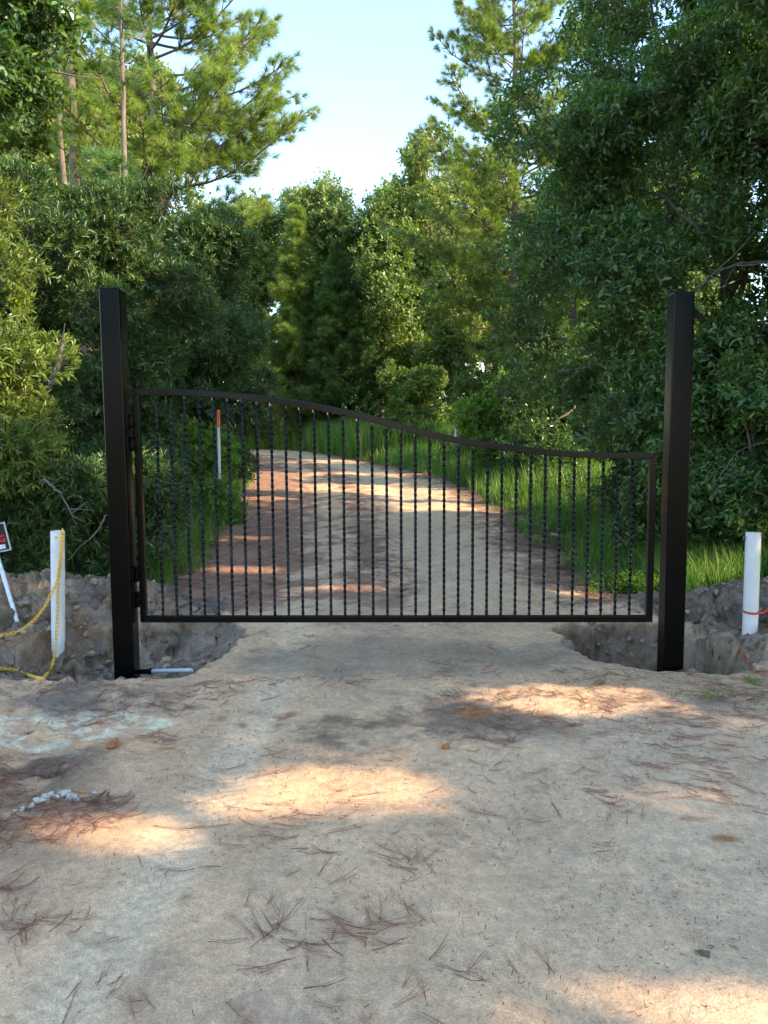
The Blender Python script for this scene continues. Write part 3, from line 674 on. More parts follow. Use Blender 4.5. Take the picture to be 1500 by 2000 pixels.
# ------------------------------------------------------------------ vegetation
def rv(rng, n): return unit(rng.normal(size=(n, 3)))
def leaves_geo(P, Dv, Nv, L_, W_, rng, fold=.25, shape='leaf', rnd=None):
    """arrays of leaves -> verts, quads, rnd attr"""
    n = len(P); Dv = unit(Dv); Sd = unit(np.cross(Dv, Nv)); Nn = np.cross(Sd, Dv)
    L_ = L_[:, None]; W_ = W_[:, None]
    curl = rng.uniform(-.15, .25, (n, 1))
    base = P; tip = P+Dv*L_-Nn*L_*curl*.6
    l1 = P+Dv*L_*.30-Sd*W_*.42+Nn*W_*fold; r1 = P+Dv*L_*.30+Sd*W_*.42+Nn*W_*fold
    l2 = P+Dv*L_*.68-Sd*W_*.44+Nn*(W_*fold-L_*curl*.25); r2 = P+Dv*L_*.68+Sd*W_*.44+Nn*(W_*fold-L_*curl*.25)
    Vv = np.stack([base, l1, l2, tip, r2, r1], 1).reshape(-1, 3)
    i = np.arange(n)[:, None]*6
    Qd = np.concatenate([i+np.array([[0, 3, 2, 1]]), i+np.array([[0, 5, 4, 3]])], 0)
    rnd = rng.uniform(0, 1, n) if rnd is None else rnd
    return Vv, Qd, np.repeat(rnd, 6)
def kites_geo(P, Dv, Nv, L_, W_, rng, rnd=None):
    n = len(P); Dv = unit(Dv); Sd = unit(np.cross(Dv, Nv)); L_ = L_[:, None]; W_ = W_[:, None]
    Vv = np.stack([P, P+Dv*L_*.5-Sd*W_*.5, P+Dv*L_, P+Dv*L_*.5+Sd*W_*.5], 1).reshape(-1, 3)
    i = np.arange(n)[:, None]*4; Qd = i+np.array([[0, 3, 2, 1]])
    rnd = rng.uniform(0, 1, n) if rnd is None else rnd
    return Vv, Qd, np.repeat(rnd, 4)

# places to be sunlit; foliage on their sun rays is cut from the crowns
GP = []
for px, py, ax_, ay_ in [(655, 1545, .40, .17), (440, 1580, .16, .05), (200, 1625, .32, .05), (1120, 1365, .50, .20), (1400, 2020, .50, .10), (1150, 1120, .2, .2)]:
    q = on_ground(px, py); GP.append((q[0], q[1], ax_, ay_))
for px, py, ax_, ay_ in [(500, 972, .8, .2), (490, 1113, .5, .13), (640, 1152, .6, .1), (460, 1052, .6, .12)]:
    q = on_ground(px, py); GP.append((q[0], q[1], ax_, ay_))
LV = [((-4.5, 8.0, 3.1), (1.5, 1.6, 1.45)), ((-2.08, 5.45, 1.9), (.10, .3, .32)), ((3.2, 8.0, .35), (.5, .5, .25)), ((-3.4, 8.6, 1.2), (.5, .6, .35))]
def sun_gap(P):
    """True where foliage would block one of the sunlit places"""
    hit = np.zeros(len(P), bool)
    t = P[:, 2]/S[2]; qx = P[:, 0]-S[0]*t; qy = P[:, 1]-S[1]*t
    for gx_, gy_, a_, b_ in GP:
        tt = (P[:, 2]-rise(np.array(gy_)))/S[2]; qx = P[:, 0]-S[0]*tt; qy = P[:, 1]-S[1]*tt
        hit |= ((qx-gx_)/(a_+.10))**2+((qy-gy_)/(b_+.10))**2 < 1
    for c_, r_ in LV:
        r_ = np.array(r_); p_ = (P-np.array(c_))/r_; s_ = S/r_; s_ = s_/np.linalg.norm(s_)
        d_ = p_@s_; hit |= (np.linalg.norm(p_-d_[:, None]*s_, axis=1) < 1) & (d_ > 1.0)
    return hit

def crown_mesh(name, clumps, n_tw, ll, lw, nl, twl, mat, seed, gap=.25, gscale=1.3, upb=.25, shape='leaf', cullf=None, inner=.35, whorl=False, twigs=True, droop=0., rsz=.3):
    rng = np.random.default_rng(seed); C_ = np.array(clumps, float)
    vol = (C_[:, 3]*C_[:, 4]*C_[:, 5])**(2/3.); pick = rng.choice(len(C_), n_tw, p=vol/vol.sum())
    u_ = rv(rng, n_tw); rad = 1-np.abs(rng.normal(size=n_tw))*inner; rad = np.clip(rad, .05, 1.08)
    P = C_[pick, :3]+u_*rad[:, None]*C_[pick, 3:6]
    dens = vnoise(P[:, 0]*gscale, P[:, 1]*gscale, P[:, 2]*gscale, seed+5)+.5*vnoise(P[:, 0]*gscale*2.7, P[:, 1]*gscale*2.7, P[:, 2]*gscale*2.7, seed+6)
    keep = dens > (gap*2-1)*.75
    keep &= P[:, 2] > terrain(P[:, 0], P[:, 1])+.03
    if cullf is not None: keep &= ~cullf(P)
    P = P[keep]; u_ = u_[keep]; n = len(P)
    Dt = unit(u_*.8+rv(rng, n)*.75+np.array([0, 0, upb])-np.array([0, 0, droop]))
    tl = twl*rng.uniform(.6, 1.3, n)
    tw_rnd = rng.uniform(0, 1, n)
    # leaves
    k = np.arange(nl); f = (.25+.75*(k+.5)/nl)
    if whorl: f = .55+.45*(k/nl)
    PP = P[:, None]+Dt[:, None]*(tl[:, None]*f[None])[..., None]
    a = unit(np.cross(Dt, rv(rng, n))); b = np.cross(Dt, a)
    ph = k*2.4+0.0; ph = ph[None]+rng.uniform(0, 6.28, (n, 1))
    side = a[:, None]*np.cos(ph)[..., None]+b[:, None]*np.sin(ph)[..., None]
    spread = .75 if whorl else 1.0
    LD = unit(Dt[:, None]*(.75 if whorl else .55)+side*spread+rng.normal(size=(n, nl, 3))*.18)
    N0 = unit(Dt[:, None]*.6-side*.2+np.array([0, 0, .9])+rng.normal(size=(n, nl, 3))*.35)
    PP = PP.reshape(-1, 3); LD = LD.reshape(-1, 3); N0 = N0.reshape(-1, 3); m_ = len(PP)
    Ls = ll*rng.uniform(1-rsz, 1+rsz, m_); Ws = lw*rng.uniform(1-rsz, 1+rsz, m_)
    rnd = np.clip(np.repeat(tw_rnd, nl)*.6+rng.uniform(0, .4, m_), 0, 1)
    if cullf is not None:
        kk = ~cullf(PP+LD*ll*.5); PP, LD, N0, Ls, Ws, rnd = PP[kk], LD[kk], N0[kk], Ls[kk], Ws[kk], rnd[kk]
    # crown tips carry the young, yellower leaves
    if shape == 'leaf': Vv, Qd, rr_ = leaves_geo(PP, LD, N0, Ls, Ws, rng, rnd=rnd)
    else: Vv, Qd, rr_ = kites_geo(PP, LD, N0, Ls, Ws, rng, rnd=rnd)
    mi = np.zeros(len(Qd), np.int32); mats = [mat]
    if twigs:
        nt_ = n; s_ = .0018+ll*.012
        e1 = a*s_; e2 = (b-a)*s_*.6; e3 = (-a-b)*s_*.6
        p0 = P-Dt*.10*twl; p1 = P+Dt*tl[:, None]
        TV = np.stack([p0+e1, p0+e2, p0+e3, p1], 1).reshape(-1, 3); i = np.arange(nt_)[:, None]*4+len(Vv)
        T3 = np.concatenate([i+np.array([[0, 1, 3]]), i+np.array([[1, 2, 3]]), i+np.array([[2, 0, 3]])], 0)
        me = mesh_np(name, np.vstack([Vv, TV]), Qd, T3, [mat, M['bark']], np.r_[mi, np.ones(len(T3), np.int32)], attrs={'rnd': np.r_[rr_, np.zeros(len(TV))]})
    else: me = mesh_np(name, Vv, Qd, None, [mat], attrs={'rnd': rr_})
    return me
def refine(cl, k, s_, seed, flat=.72):
    rng = np.random.default_rng(seed); out = []
    for c_ in cl:
        out.append((c_[0], c_[1], c_[2], c_[3]*.45, c_[4]*.45, c_[5]*.4))
        for _ in range(k):
            u_ = rv(rng, 1)[0]; r_ = rng.uniform(.55, .95); q = s_*rng.uniform(.6, 1.2)
            out.append((c_[0]+u_[0]*c_[3]*r_, c_[1]+u_[1]*c_[4]*r_, c_[2]+u_[2]*c_[5]*r_, c_[3]*q, c_[4]*q, c_[5]*q*flat))
    return out
def limbs(mb, base, tops, r, rng, fork=.45, wob=.10, sides=8):
    """trunk from base, limbs ending in clump centres"""
    base = np.array(base, float); tops = np.array(tops, float); hi = tops[np.argmax(tops[:, 2])]
    n = 14; f = np.linspace(0, 1, n)[:, None]
    H_ = np.linalg.norm(hi-base)
    tr_ = base*(1-f)+hi*f+np.cumsum(rng.normal(size=(n, 3))*[1, 1, 0]*wob*H_/n*.8, axis=0)*np.sin(f*3.14)**.5
    tr_[0] = base-np.array([0, 0, .15]); rad = r*(1-.85*f[:, 0]); rad[0] *= 1.35
    mb.tube(tr_, rad, sides)
    for t in tops:
        if t is hi: continue
        hz = np.clip((t[2]-base[2])*rng.uniform(.35, .75), .1, None)
        k = int(np.clip(np.searchsorted(tr_[:, 2], base[2]+hz), 1, n-3)); s0_ = tr_[k]
        q = np.linspace(0, 1, 9)[:, None]; mid = np.array([0, 0, .12*np.linalg.norm(t-s0_)])
        path = s0_*(1-q)+t*q+mid*np.sin(q*3.14)+np.cumsum(rng.normal(size=(9, 3)), axis=0)*.03*np.linalg.norm(t-s0_)*.35
        path[0] = s0_; rl = rad[k]*.62; mb.tube(path, np.linspace(rl, rl*.18, 9), 6)
        for _ in range(3):
            kk = rng.integers(3, 8); dv = unit(rng.normal(size=3)+unit(t-s0_)*.8); ln = rng.uniform(.3, .6)*np.linalg.norm(t-s0_)*.8
            q2 = np.linspace(0, 1, 5)[:, None]; pth = path[kk]+dv*ln*q2+rng.normal(size=(5, 3))*.03*ln*q2; mb.tube(pth, np.linspace(rl*.35, rl*.08, 5), 5)
def tree(name, base, clumps, mat, bark, r, seed, label, cat, group=None, sub=0, **kw):
    rng = np.random.default_rng(seed+1000); base = np.array([base[0], base[1], terrain(base[0], base[1])])
    root = empty(name, base); tag(root, label, cat, group)
    mb = MB(); cl = np.array(clumps, float)
    tops = cl[:, :3]+rng.normal(size=(len(cl), 3))*.1; limbs(mb, base, tops, r, rng)
    mb.build('trunk', M[bark], root, smooth=True)
    if sub: clumps = refine(clumps, sub, .42, seed+7)
    me = crown_mesh('crown', clumps, mat=M[mat], seed=seed, **kw)
    link('crown', me, root)
    return root
def blob(rng, c_, size, n, rr_=(.3, .5), flat=.8):
    """random clumps filling an ellipsoidal envelope"""
    out = []
    for _ in range(n):
        u_ = rv(rng, 1)[0]*rng.uniform(.2, .8)**.7; s_ = rng.uniform(*rr_)
        out.append((*(np.array(c_)+u_*np.array(size)), s_*size[0], s_*size[1], s_*size[2]*flat))
    return out
def copy_tree(src, loc, rotz=0, scale=1, label=None):
    r_ = src.copy(); COL.objects.link(r_); r_.location = loc; r_.rotation_euler = (0, 0, rotz); r_.scale = (scale,)*3
    if label: r_['label'] = label
    for ch in list(src.children):
        c_ = ch.copy(); COL.objects.link(c_); c_.parent = r_
    return r_
rg = np.random.default_rng(5)

# --- near right broadleaf trees
RG = 'evergreen broadleaf trees on the right of the gate'
cl = [(3.3, 10.2, 3.3, 1.35, 1.3, 1.0), (4.4, 9.4, 4.4, 1.5, 1.4, 1.3), (3.1, 11, 5.2, 1.4, 1.3, 1.2), (5.2, 9.6, 2.6, 1.4, 1.2, 1.1), (2.6, 10.6, 2.5, .8, .8, .6), (4.2, 9.2, 2.5, 1.1, 1.0, .8), (4.1, 10.2, 6.3, 1.6, 1.4, 1.2), (5.8, 10.0, 5.2, 1.4, 1.4, 1.5), (2.9, 10.3, 4.1, 1.0, 1.0, .8), (3.4, 9.8, 1.75, .8, .7, .55)]
tree('oak_tree', (4.9, 10.4), cl, 'oak', 'bark', .14, 11, 'dense dark glossy evergreen oak rising behind the right gate post', 'tree', RG, sub=7, n_tw=19000, ll=.095, lw=.042, nl=7, twl=.26, gap=.34, cullf=sun_gap)
cl = [(4.2, 8.6, 1.2, 1.0, .8, .75), (5.2, 8.3, 1.9, 1.1, .9, .9), (3.6, 9.0, 1.0, .75, .6, .6), (4.7, 8.7, .55, .8, .7, .5), (3.9, 8.6, 2.0, .7, .7, .5)]
tree('evergreen_shrub', (4.6, 9.0), cl, 'oak', 'bark', .05, 12, 'broad leaved dark shrub low behind the right gate post', 'shrub', None, sub=6, n_tw=8000, ll=.088, lw=.040, nl=7, twl=.22, gap=.28)
cl = [(4.9, 14.5, 8.3, 1.7, 1.6, 1.3), (6.2, 14, 9.5, 2.2, 1.8, 1.6), (5.0, 13.8, 6.9, 1.8, 1.6, 1.2), (6.9, 13.5, 7.5, 2, 1.8, 1.6), (3.9, 14.8, 6.4, 1.0, 1.2, .8), (5.6, 14.3, 11, 1.9, 1.8, 1.5), (4.5, 14.6, 9.9, 1.3, 1.3, 1.1), (7.5, 13, 9.5, 2, 2, 2), (3.3, 14.6, 5.2, 1.3, 1.2, .9), (3.1, 15, 3.6, 1.3, 1.2, 1.1), (3.2, 15, 2.2, 1.2, 1.2, .9), (5.4, 14.5, 4.4, 1.8, 1.5, 1.5)]
tree('oak_tree', (5.2, 14.6), cl, 'oak', 'bark', .2, 13, 'taller oak with sun glowing through its crown at the top right', 'tree', RG, sub=7, n_tw=17500, ll=.105, lw=.046, nl=7, twl=.32, gap=.36, cullf=sun_gap)
cl = [(6.8, 11.5, 7.5, 1.8, 1.7, 1.6), (7.0, 11.2, 5.0, 1.8, 1.6, 1.6), (7.0, 11, 2.6, 1.8, 1.5, 1.5), (6.2, 11.2, 9.0, 1.6, 1.5, 1.2), (8.2, 10.8, 3.8, 1.8, 1.6, 1.8)]
tree('oak_tree', (7.0, 11.6), cl, 'oak', 'bark', .17, 14, 'evergreen oak at the far right edge behind the red taped pipe', 'tree', RG, sub=7, n_tw=10500, ll=.095, lw=.042, nl=7, twl=.3, gap=.28)
cl = [(3.6, 8.3, 6.9, 1.0, 1.2, .8), (4.7, 8.0, 7.6, 1.2, 1.3, .9), (5.4, 7.4, 6.6, 1.1, 1.1, 1.0), (4.3, 7.4, 6.0, .8, .9, .6)]
tree('oak_tree', (6.6, 7.4), cl, 'oak', 'bark', .15, 15, 'oak limb and leaves hanging over the top right corner', 'tree', RG, sub=5, n_tw=6500, ll=.085, lw=.036, nl=7, twl=.25, gap=.38, cullf=sun_gap)

# --- near left shrubs and trees
LG = 'wax myrtle shrubs on the left of the gate'
cl = [(-4.7, 8.6, 1.6, 1.1, 1.0, .9), (-4.6, 8.5, 3.0, 1.05, 1.0, .9), (-5.0, 8.7, 4.2, .9, .9, .8), (-3.95, 8.3, 2.5, .62, .7, .55), (-4.1, 8.2, 1.4, .7, .7, .6), (-5.2, 8.2, 2.3, 1, .9, .8), (-3.7, 8.3, 3.2, .42, .5, .4), (-4.4, 8.3, 3.7, .5, .5, .5), (-5.3, 8.0, 3.4, .8, .8, .7), (-4.5, 8.0, .8, .9, .7, .6)]
tree('myrtle_shrub', (-4.9, 8.9), cl, 'myrtle', 'bark', .07, 21, 'tall sunlit yellow green shrub at the left edge behind the chained pipe', 'shrub', LG, sub=6, n_tw=16500, ll=.090, lw=.023, nl=8, twl=.17, gap=.30, upb=.5, whorl=True)
cl = [(-3.7, 8.2, .75, .75, .5, .45), (-3.0, 8.8, .55, .7, .5, .4), (-4.7, 7.8, .5, .9, .5, .45), (-3.3, 8.5, 1.1, .5, .5, .4), (-2.8, 9.0, 1.1, .5, .5, .5)]
tree('myrtle_shrub', (-3.6, 8.7), cl, 'shade_myrtle', 'bark', .03, 22, 'low sprawling dark shrub behind the left soil heap', 'shrub', LG, sub=5, n_tw=6500, ll=.095, lw=.022, nl=8, twl=.2, gap=.28, whorl=True)
cl = [(-4.6, 12, 2.2, 1.2, 1.1, 1.1), (-3.6, 12, 3.0, 1.0, 1.0, .9), (-4.2, 12, 4.2, 1.2, 1.1, 1.0), (-3.7, 12.3, 1.9, .8, .8, .8), (-5.3, 12, 3.6, 1.1, 1.0, 1.1), (-3.1, 12.2, 3.9, .8, .8, .7), (-4.0, 12.2, 5.2, .9, .9, .6), (-3.9, 11.8, 1.0, .8, .7, .6), (-4.6, 11.7, .9, 1, .8, .7), (-5.5, 12, 5, 1, 1, .9)]
tree('myrtle_shrub', (-4.2, 12.4), cl, 'shade_myrtle', 'bark', .09, 23, 'tall dark green shrub right behind the left gate post', 'shrub', LG, sub=6, n_tw=18000, ll=.10, lw=.028, nl=8, twl=.22, gap=.26, whorl=True, upb=.4)
cl = [(-3.9, 16.5, 2.5, 1.2, 1.1, 1.1), (-3.1, 16.6, 3.8, 1.0, 1.0, 1.0), (-4.4, 16.5, 4.6, 1.3, 1.2, 1.1), (-3.7, 16.7, 5.6, 1.0, 1.0, .8), (-2.9, 16.4, 2.4, .7, .8, .7), (-3.8, 16.2, 1.2, 1, .8, .6)]
tree('myrtle_shrub', (-3.9, 16.8), cl, 'shade_myrtle', 'bark', .09, 24, 'dark feathery shrub standing over the white marker with the orange top', 'shrub', LG, sub=6, n_tw=12000, ll=.12, lw=.036, nl=8, twl=.28, gap=.26, whorl=True)
cl = [(-4.3, 8.0, 5.9, .85, 1.0, .8), (-3.5, 8.0, 6.4, .6, .7, .45), (-3.75, 7.8, 5.3, .45, .5, .40), (-4.4, 7.7, 5.0, .7, .7, .5), (-3.9, 7.6, 6.9, .8, .8, .4), (-2.9, 8.2, 6.75, .45, .5, .18), (-3.35, 8.0, 5.75, .3, .4, .3)]
tree('oak_tree', (-6.2, 7.6), cl, 'oak', 'bark', .13, 25, 'oak with dark lobed leaves reaching in at the top left corner', 'tree', None, sub=4, n_tw=5200, ll=.085, lw=.044, nl=7, twl=.24, gap=.42)

# --- pines
def pine(name, base, H_, crown0, reach, nb, seed, mat, label, group, r=.16, lean=(0, 0), bias=0., tuft=.22, nneed=34, young=False, tilt=.25, nw=.011):
    rng = np.random.default_rng(seed); base = np.array([base[0], base[1], terrain(base[0], base[1])])
    root = empty(name, base); tag(root, label, 'tree', group); mb = MB(); n = 22
    f = np.linspace(0, 1, n)[:, None]; tr_ = base+np.array([lean[0], lean[1], H_])*f+np.concatenate([np.cumsum(rng.normal(size=(n, 2)), 0)*.018*H_/12, np.zeros((n, 1))], 1); tr_[0, 2] -= .2
    rad = r*(1-.9*f[:, 0]**1.2)+.008; mb.tube(tr_, rad, 10)
    TP, TD = [], []
    for k in range(nb):
        h = crown0+(1-crown0)*((k+rng.uniform(0, .8))/nb); h = min(h, .985); p0_ = np.array([np.interp(h, f[:, 0], tr_[:, q]) for q in range(3)])
        az = rng.uniform(0, 2*math.pi) if rng.uniform() > bias else rng.normal()*.5
        prof = (1-(h-crown0)/(1-crown0)*.8); prof = min(prof, .55+.45*(h-crown0)/.12) if not young else 1.05-(h-crown0)/(1-crown0)
        Lb = reach*prof*rng.uniform(.7, 1.1); dv = np.array([math.cos(az), math.sin(az), rng.uniform(-.05, .35)+tilt*h]); dv = unit(dv)
        q = np.linspace(0, 1, 9)[:, None]; path = p0_+dv*Lb*q+np.array([0, 0, 1])*(.12*Lb*(q**2)*1-.10*Lb*np.sin(q*3.1))+np.cumsum(rng.normal(size=(9, 3)), 0)*.012*Lb*q
        rb = max(.008, .014*Lb**.8); mb.tube(path, np.linspace(rb, rb*.3, 9), 5, cap=False)
        TP.append(path[-1]); TD.append(unit(path[-1]-path[-2]))
        ns = int((6 if not young else 7)+Lb*6.5)
        for s_ in range(ns):
            kf = rng.uniform(.25, .98); pp = np.array([np.interp(kf, q[:, 0], path[:, c__]) for c__ in range(3)])
            sd_ = unit(np.cross(dv, [0, 0, 1.0]))*rng.choice([-1, 1]); d2 = unit(dv*.75+sd_*rng.uniform(.4, 1.0)+np.array([0, 0, rng.uniform(-.05, .45)])+rng.normal(size=3)*.15)
            l2 = rng.uniform(.3, .75)*(.35+.5*Lb*(1-kf*.75))*.75; l2 = min(l2, 1.3)
            q3 = np.linspace(0, 1, 5)[:, None]; p3 = pp+d2*l2*q3+np.array([0, 0, .10*l2])*q3**2; mb.tube(p3, np.linspace(rb*.35+.002, .004, 5), 4, cap=False)
            for e_ in range(1+int(l2/.18)):
                fr = 1-e_*.18/max(l2, .18); 
                if fr < .3: break
                off = rng.normal(size=3)*.05*(e_ > 0)*2; TP.append(pp+d2*l2*fr+off*1.2); TD.append(unit(d2+rng.normal(size=3)*.35*(e_ > 0)+np.array([0, 0, .25])))
    TP.append(tr_[-1]); TD.append(np.array([0, 0, 1.0]))
    mb.build('trunk', M['pinebark'], root, smooth=True)
    TP = np.array(TP); TD = np.array(TD); nt_ = len(TP)
    # needles
    Pn = np.repeat(TP, nneed, 0); Dn = np.repeat(TD, nneed, 0); N_ = len(Pn)
    back = rng.uniform(0, .12, N_)[:, None]; Pn = Pn-Dn*back
    rr_ = unit(np.cross(Dn, rv(rng, N_))); th = rng.uniform(.15, 1.35, N_)[:, None]
    nd_ = unit(Dn*np.cos(th)+rr_*np.sin(th)); ln = tuft*rng.uniform(.7, 1.15, N_)[:, None]
    sd_ = unit(np.cross(nd_, rv(rng, N_)))*nw/2
    tip = Pn+nd_*ln-np.array([0, 0, .12])*ln
    Vv = np.stack([Pn-sd_, Pn+sd_, tip], 1).reshape(-1, 3); T3 = np.arange(N_*3).reshape(-1, 3)
    rnd = np.clip(np.repeat(rng.uniform(0, .75, nt_), nneed)+rng.uniform(0, .3, N_), 0, 1)
    link('crown', mesh_np('crown', Vv, None, T3, [M[mat]], attrs={'rnd': np.repeat(rnd, 3)}), root)
    return root
PG = 'tall pines on the left of the road'
pine('pine_tree', (-5.75, 20), 17.5, .34, 4.6, 110, 31, 'needle', 'sunlit tall pine whose branches reach right across the sky', PG, r=.14, bias=.35, nneed=64, nw=.009, tuft=.25)
pine('pine_tree', (-7.1, 18.5), 17, .70, 2.6, 22, 32, 'needle', 'tall pine with a straight bare grey trunk left of the sunlit pine', PG, r=.15)
pine('pine_tree', (-8.6, 22.5), 19, .66, 3.0, 24, 33, 'needle', 'thick bare trunked pine, leftmost of the broad pale trunks', PG, r=.19)
pine('pine_tree', (-5.15, 15.8), 13, .60, 1.6, 12, 34, 'needle_dark', 'slim dark trunked pine just left of the sunlit pine', PG, r=.07)
pine('pine_tree', (-9.6, 24), 18, .70, 2.5, 20, 35, 'needle', 'slender pine behind the others at the left edge', PG, r=.12)
pine('pine_tree', (-7.9, 14.5), 9, .42, 2.6, 20, 36, 'needle_dark', 'dark pine boughs between the left oak and the bare trunks', PG, r=.08)
pine('pine_tree', (-4.6, 14.2), 6.3, .45, 1.7, 22, 37, 'needle_dark', 'young dark pine tucked above the shrub behind the left post', PG, r=.06, nneed=44)
YG = 'young pines where the road bends'
pine('young_pine_tree', (-4.5, 42), 12.6, .06, 3.2, 190, 41, 'needle', 'young pine with a bright pointed top above the bend', YG, r=.10, young=True, tuft=.36, nneed=34, nw=.024)
pine('young_pine_tree', (-2.3, 41), 10.6, .08, 2.8, 160, 42, 'needle_dark', 'darker young pine right beside the bright topped one', YG, r=.09, young=True, tuft=.36, nneed=34, nw=.024)
pine('pine_tree', (4.45, 26), 18.5, .24, 4.9, 165, 43, 'needle', 'tall pine leaning its tufted crown into the sky on the right', 'pines on the right of the road', r=.15, nneed=56, bias=0, nw=.011)
pine('pine_tree', (5.6, 23), 8.0, .30, 3.4, 40, 44, 'needle_dark', 'low soft pine under the tall right pine', 'pines on the right of the road', r=.10, nneed=40, nw=.014)

# --- far trees: kinds and copies
FG = 'broadleaf trees beyond the bend of the road'
def far_kind(seed, H_, W_, mat, nt_, low):
    rng = np.random.default_rng(seed); cl = []
    for k in range(20):
        h = low+(.95-low)*(k+.5)/20; rr_ = W_*(.55+.5*math.sin(math.pi*min(1, (h-low)/(1-low)*1.05+.1)))*.62; az = rng.uniform(0, 6.28); d_ = rr_*rng.uniform(.2, .95)
        cl.append((math.cos(az)*d_, math.sin(az)*d_, h*H_, *(rng.uniform(.28, .45)*W_*np.array([1, 1, .8]))))
    return cl
FAR = []
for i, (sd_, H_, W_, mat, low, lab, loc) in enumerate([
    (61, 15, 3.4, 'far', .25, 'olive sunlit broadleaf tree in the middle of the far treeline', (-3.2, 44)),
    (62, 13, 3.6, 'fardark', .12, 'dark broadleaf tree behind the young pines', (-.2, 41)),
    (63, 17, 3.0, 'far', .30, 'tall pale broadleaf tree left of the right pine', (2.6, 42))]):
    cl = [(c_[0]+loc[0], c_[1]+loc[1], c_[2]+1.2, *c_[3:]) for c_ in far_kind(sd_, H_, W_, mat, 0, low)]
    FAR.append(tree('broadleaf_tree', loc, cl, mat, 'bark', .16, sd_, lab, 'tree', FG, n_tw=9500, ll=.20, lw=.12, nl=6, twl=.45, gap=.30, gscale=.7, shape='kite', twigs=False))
spots = [(0, -7.5, 46, .95), (2, -11, 49, .8), (1, -10, 35, .7), (0, .9, 47, 1.02), (2, 6.0, 45, 1.0), (1, 3.2, 36, .66), (1, 5.8, 33, .62), (0, 8.5, 40, .85), (2, -14.5, 47, .9), (0, -16, 38, .9), (1, -12, 33, .8), (0, 11.5, 46, 1.1), (2, 9.5, 31, .6), (1, 1.2, 43, .9),
         (0, -20, 50, 1.), (2, -5.2, 52, 1.0), (1, 2.2, 54, 1.0), (0, 14, 38, .8), (1, -1.8, 53, 1.05), (2, -9.5, 55, 1.), (1, -3.0, 47, .6), (1, 1.6, 39, .42), (1, -9.5, 28, .62), (0, -12.5, 26, .6), (1, 8.0, 22, .7), (2, 11, 26, .6), (1, -6.3, 24, .42), (0, -12.5, 30, 1.15), (2, -9.3, 31.5, .95), (0, -15, 33, 1.2)]
where = ['left of the sunlit middle tree', 'far left beyond the pines', 'low behind the white marker post', 'right of the sunlit middle tree', 'behind the tall right pine', 'behind the blue marker', 'under the tall right pine', 'far right beyond the pines', 'far left at the back', 'left beyond the bare trunks', 'left where the road leaves', 'far right at the back', 'right behind the low pine', 'between the middle trees',
         'outermost on the left', 'at the very back behind the middle', 'at the very back right of the middle', 'outermost on the right', 'at the very back above the young pines', 'at the very back left', 'small under the middle tree', 'small right of the young pines', 'small inside the bend', 'small among the left pines', 'right of the near oaks', 'right behind the near oaks', 'small behind the feathery shrub', 'rising behind the bare trunks', 'rising between the sunlit pine and the bend', 'rising high behind the far left']
for (k, x_, y_, s_), wh_ in zip(spots, where):
    src = FAR[k]; base_lab = ['olive broadleaf tree ', 'dark broadleaf tree ', 'pale tall broadleaf tree '][k]
    copy_tree(src, (x_, y_, float(terrain(x_, y_))), (x_*7.3+y_) % 6.28, s_, base_lab+wh_)
# saplings on the right verge and by the bend
def small(name, loc, h, w_, mat, seed, label, n_tw, ll=.11, lw=.05, whorl=False, group=None):
    rng = np.random.default_rng(seed); z0_ = float(terrain(loc[0], loc[1]))
    cl = [(loc[0]+rng.normal()*w_*.3, loc[1]+rng.normal()*w_*.3, z0_+h*f_, w_*rng.uniform(.4, .65)*(1.1-f_*.6), w_*.5*(1.1-f_*.6), h*.17) for f_ in np.linspace(.15, .9, 9)]
    return tree(name, loc, cl, mat, 'bark', .03, seed, label, 'sapling' if 'sap' in name else 'shrub', group, n_tw=n_tw, ll=ll, lw=lw, nl=7, twl=.25, gap=.25, whorl=whorl)
SG = 'saplings and bushes along the verge'
small('sapling', (-2.85, 13.2), .62, .40, 'weed', 81, 'little green sapling hiding the foot of the orange topped marker', 1100, .06, .028, group=SG)
small('sapling', (2.9, 20.5), 2.6, 1.3, 'weed', 71, 'bright green bushy sapling at the verge left of the oaks', 3400, group=SG)
small('sapling', (4.6, 19), 3.4, 1.8, 'oak', 72, 'dark sapling at the foot of the taller oak', 4200, group=SG)
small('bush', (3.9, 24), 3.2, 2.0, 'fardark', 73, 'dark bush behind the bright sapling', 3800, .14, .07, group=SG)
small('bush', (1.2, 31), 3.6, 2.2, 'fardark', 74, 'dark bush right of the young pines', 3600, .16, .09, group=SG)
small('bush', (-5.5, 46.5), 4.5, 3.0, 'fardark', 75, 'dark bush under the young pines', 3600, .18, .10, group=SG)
small('bush', (-3.6, 14.8), 1.5, .9, 'weed', 76, 'yellow green bush seen through the leftmost bars', 2600, .085, .03, True, group=SG)
small('bush', (-3.6, 10.4), 1.3, .8, 'shade_myrtle', 77, 'small bush just behind the left stile', 2400, .08, .026, True, group=SG)
small('bush', (-4.7, 19.5), 1.8, 1.3, 'shade_myrtle', 78, 'round bush left of the white marker post', 2400, .11, .04, True, group=SG)
small('bush', (3.7, 9.6), .95, .7, 'oak', 79, 'low leafy bush behind the right end of the gate', 2200, .07, .035, group=SG)
small('bush', (4.3, 12.6), 1.7, 1.0, 'oak', 80, 'dark leafy bush at the edge of the grass verge', 2800, .08, .036, group=SG)

